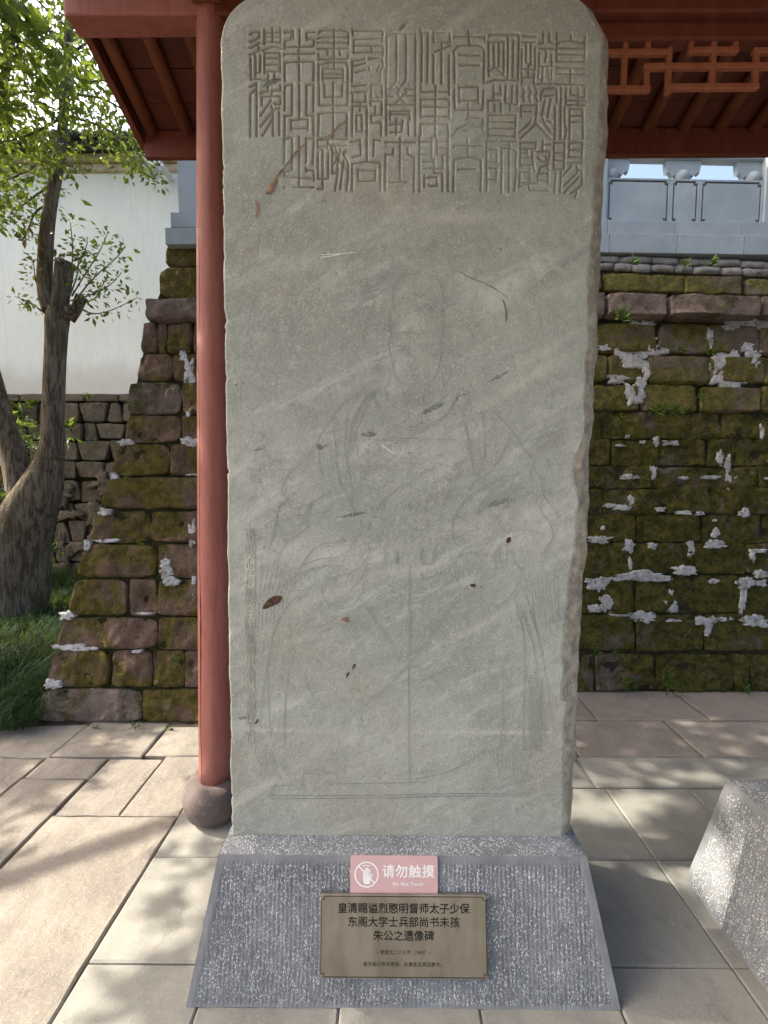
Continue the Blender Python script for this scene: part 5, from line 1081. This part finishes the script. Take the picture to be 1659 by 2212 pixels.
while cnt < 30000:
    y = 2.46 + 3.7 * rgx.random() ** 1.5; x = rgx.uniform(-6.5 if y > 3 else -4.2, -1.3)
    if y < 4.3 and x > -2.12 + (y - 2.5) * .38: continue
    tuft = float(noise(np.array([x * 5, y * 5, 0.]), 95)); a = tuft * 9 + rgx.uniform(-.7, .7)
    blade(x, y, .02 + .10 * min(1, (y - 2.42) / .5), rgx.uniform(.15, .27) * (.6 if y < 2.6 else 1), a, rgx.uniform(.0022, .0042), rgx.random() * .95); cnt += 1
me = bpy.data.meshes.new('long_grass'); me.from_pydata(gv, [], gf); a = me.attributes.new('leaf_tone', 'FLOAT', 'POINT'); a.data.foreach_set('value', gt)
tag(link('long_grass', me, M_GRASS), 'long drooping dark green grass between the tree and the wall end', 'grass', kind='stuff')
# shrub behind the tree at the left edge
SH = empty('shrub', (at(10, 1150, 5.3).x, 5.3, .1)); tag(SH, 'bright green leafy shrub behind the forked trunk at the left edge', 'shrub')
t = MB()
for q in range(6): t.tube([(0, 0, 0), (rl.uniform(-.2, .2), rl.uniform(-.2, .2), .8), (rl.uniform(-.5, .5), rl.uniform(-.3, .3), 1.7)], .018, 6)
t.build('stems', M_BARK, SH)
L2 = Leaves()
for _ in range(110): cluster(L2, Vector((rl.gauss(-.05, .25), rl.uniform(-.3, .3), rl.uniform(.1, 2.2))), 12, .14, .10)
s_ = L2.build('foliage', M_LEAF2, SH); s_['kind'] = 'stuff'
# little plants rooted in the walls
def tuft(px, py, surf, size, label, m=M_LEAF2, n_=16, off=.05):
    p = at(px, py, surf); L3 = Leaves(); 
    for _ in range(n_): d = Vector((rl.uniform(-1, 1), -rl.uniform(.2, 1), rl.uniform(-.5, .9))); L3.leaf(Vector((0, -off, 0)) + d * size * .2, d, size * rl.uniform(.5, 1), size * .22)
    o = L3.build('wall_plant', m); o.location = p; tag(o, label, 'plant', 'small plants rooted in the walls'); return o
for x, y, s_, l in ((45, 880, .16, 'broad leafed plant on top of the rubble wall, left of the right hand stem'), (80, 880, .16, 'leafy tuft on the rubble wall just left of the upright stem'), (40, 935, .13, 'small green plant low on the rubble wall between the two stems'),
                    (160, 925, .15, 'star shaped green plant on the rubble wall, right of the upright stem'), (55, 900, .13, 'yellow green plant on the rubble wall beside the left stem'), (197, 860, .10, 'tiny moss plant under the edge of the white plaster')):
    tuft(x, y, YW - .1, s_, l, n_=20)
for x, y, s_, l in ((1330, 692, .10, 'fern hanging under the left end of the projecting pink ledge'), (1355, 578, .07, 'grass tuft on the stones below the balustrade, nearest the stele'), (1520, 577, .08, 'grass tuft under the broken brick course'), (1465, 582, .07, 'dark tuft in the hollow below the bricks'),
                    (1460, 763, .05, 'small weed under the olive block in the moss wall'), (1523, 768, .06, 'pale weed beside the square mortar patch'), (1420, 888, .09, 'wide weed growing along the foot of the third olive block'), (1400, 893, .07, 'weed spreading left along the same joint as the widest weed'), (1450, 891, .07, 'weed at the right end of the widest weed in the wall'),
                    (1330, 905, .05, 'single small weed in the dark moss near the stele edge'), (1500, 862, .05, 'tiny weed in the upright joint right of the third olive block'), (1335, 1465, .08, 'fern in the bottom course nearest the stele'), (1355, 1478, .06, 'low fern sprig by the foot of the same bottom block'), (1425, 1450, .07, 'upper fern in the joint between the bottom blocks'), (1432, 1475, .08, 'lower fern in the joint between the bottom blocks'),
                    (1592, 1480, .06, 'weed at the wall foot towards the right edge'), (1320, 1405, .06, 'grass tuft in the ledge above the bottom course'), (1280, 1402, .05, 'tuft in the ledge beside the stele edge'), (1540, 680, .06, 'weed under the right half of the pink ledge')):
    tuft(x, y, RF, s_, l)
for x, y, s_, l in ((320, 1175, .05, 'weed in the upright joint between two blocks of the wall end'), (398, 1420, .06, 'weed beside the red column in the wall end'), (307, 1555, .05, 'weed at the foot of the wall end, in the middle joint'), (225, 1560, .04, 'small weed at the foot of the wall end, left part'), (375, 1562, .04, 'small weed at the foot of the wall end near the red column'), (292, 875, .04, 'tiny weed on the edge of the wall end'), (290, 1030, .05, 'weed under the tall block of the wall end')):
    tuft(x, y, BF, s_, l, n_=12)
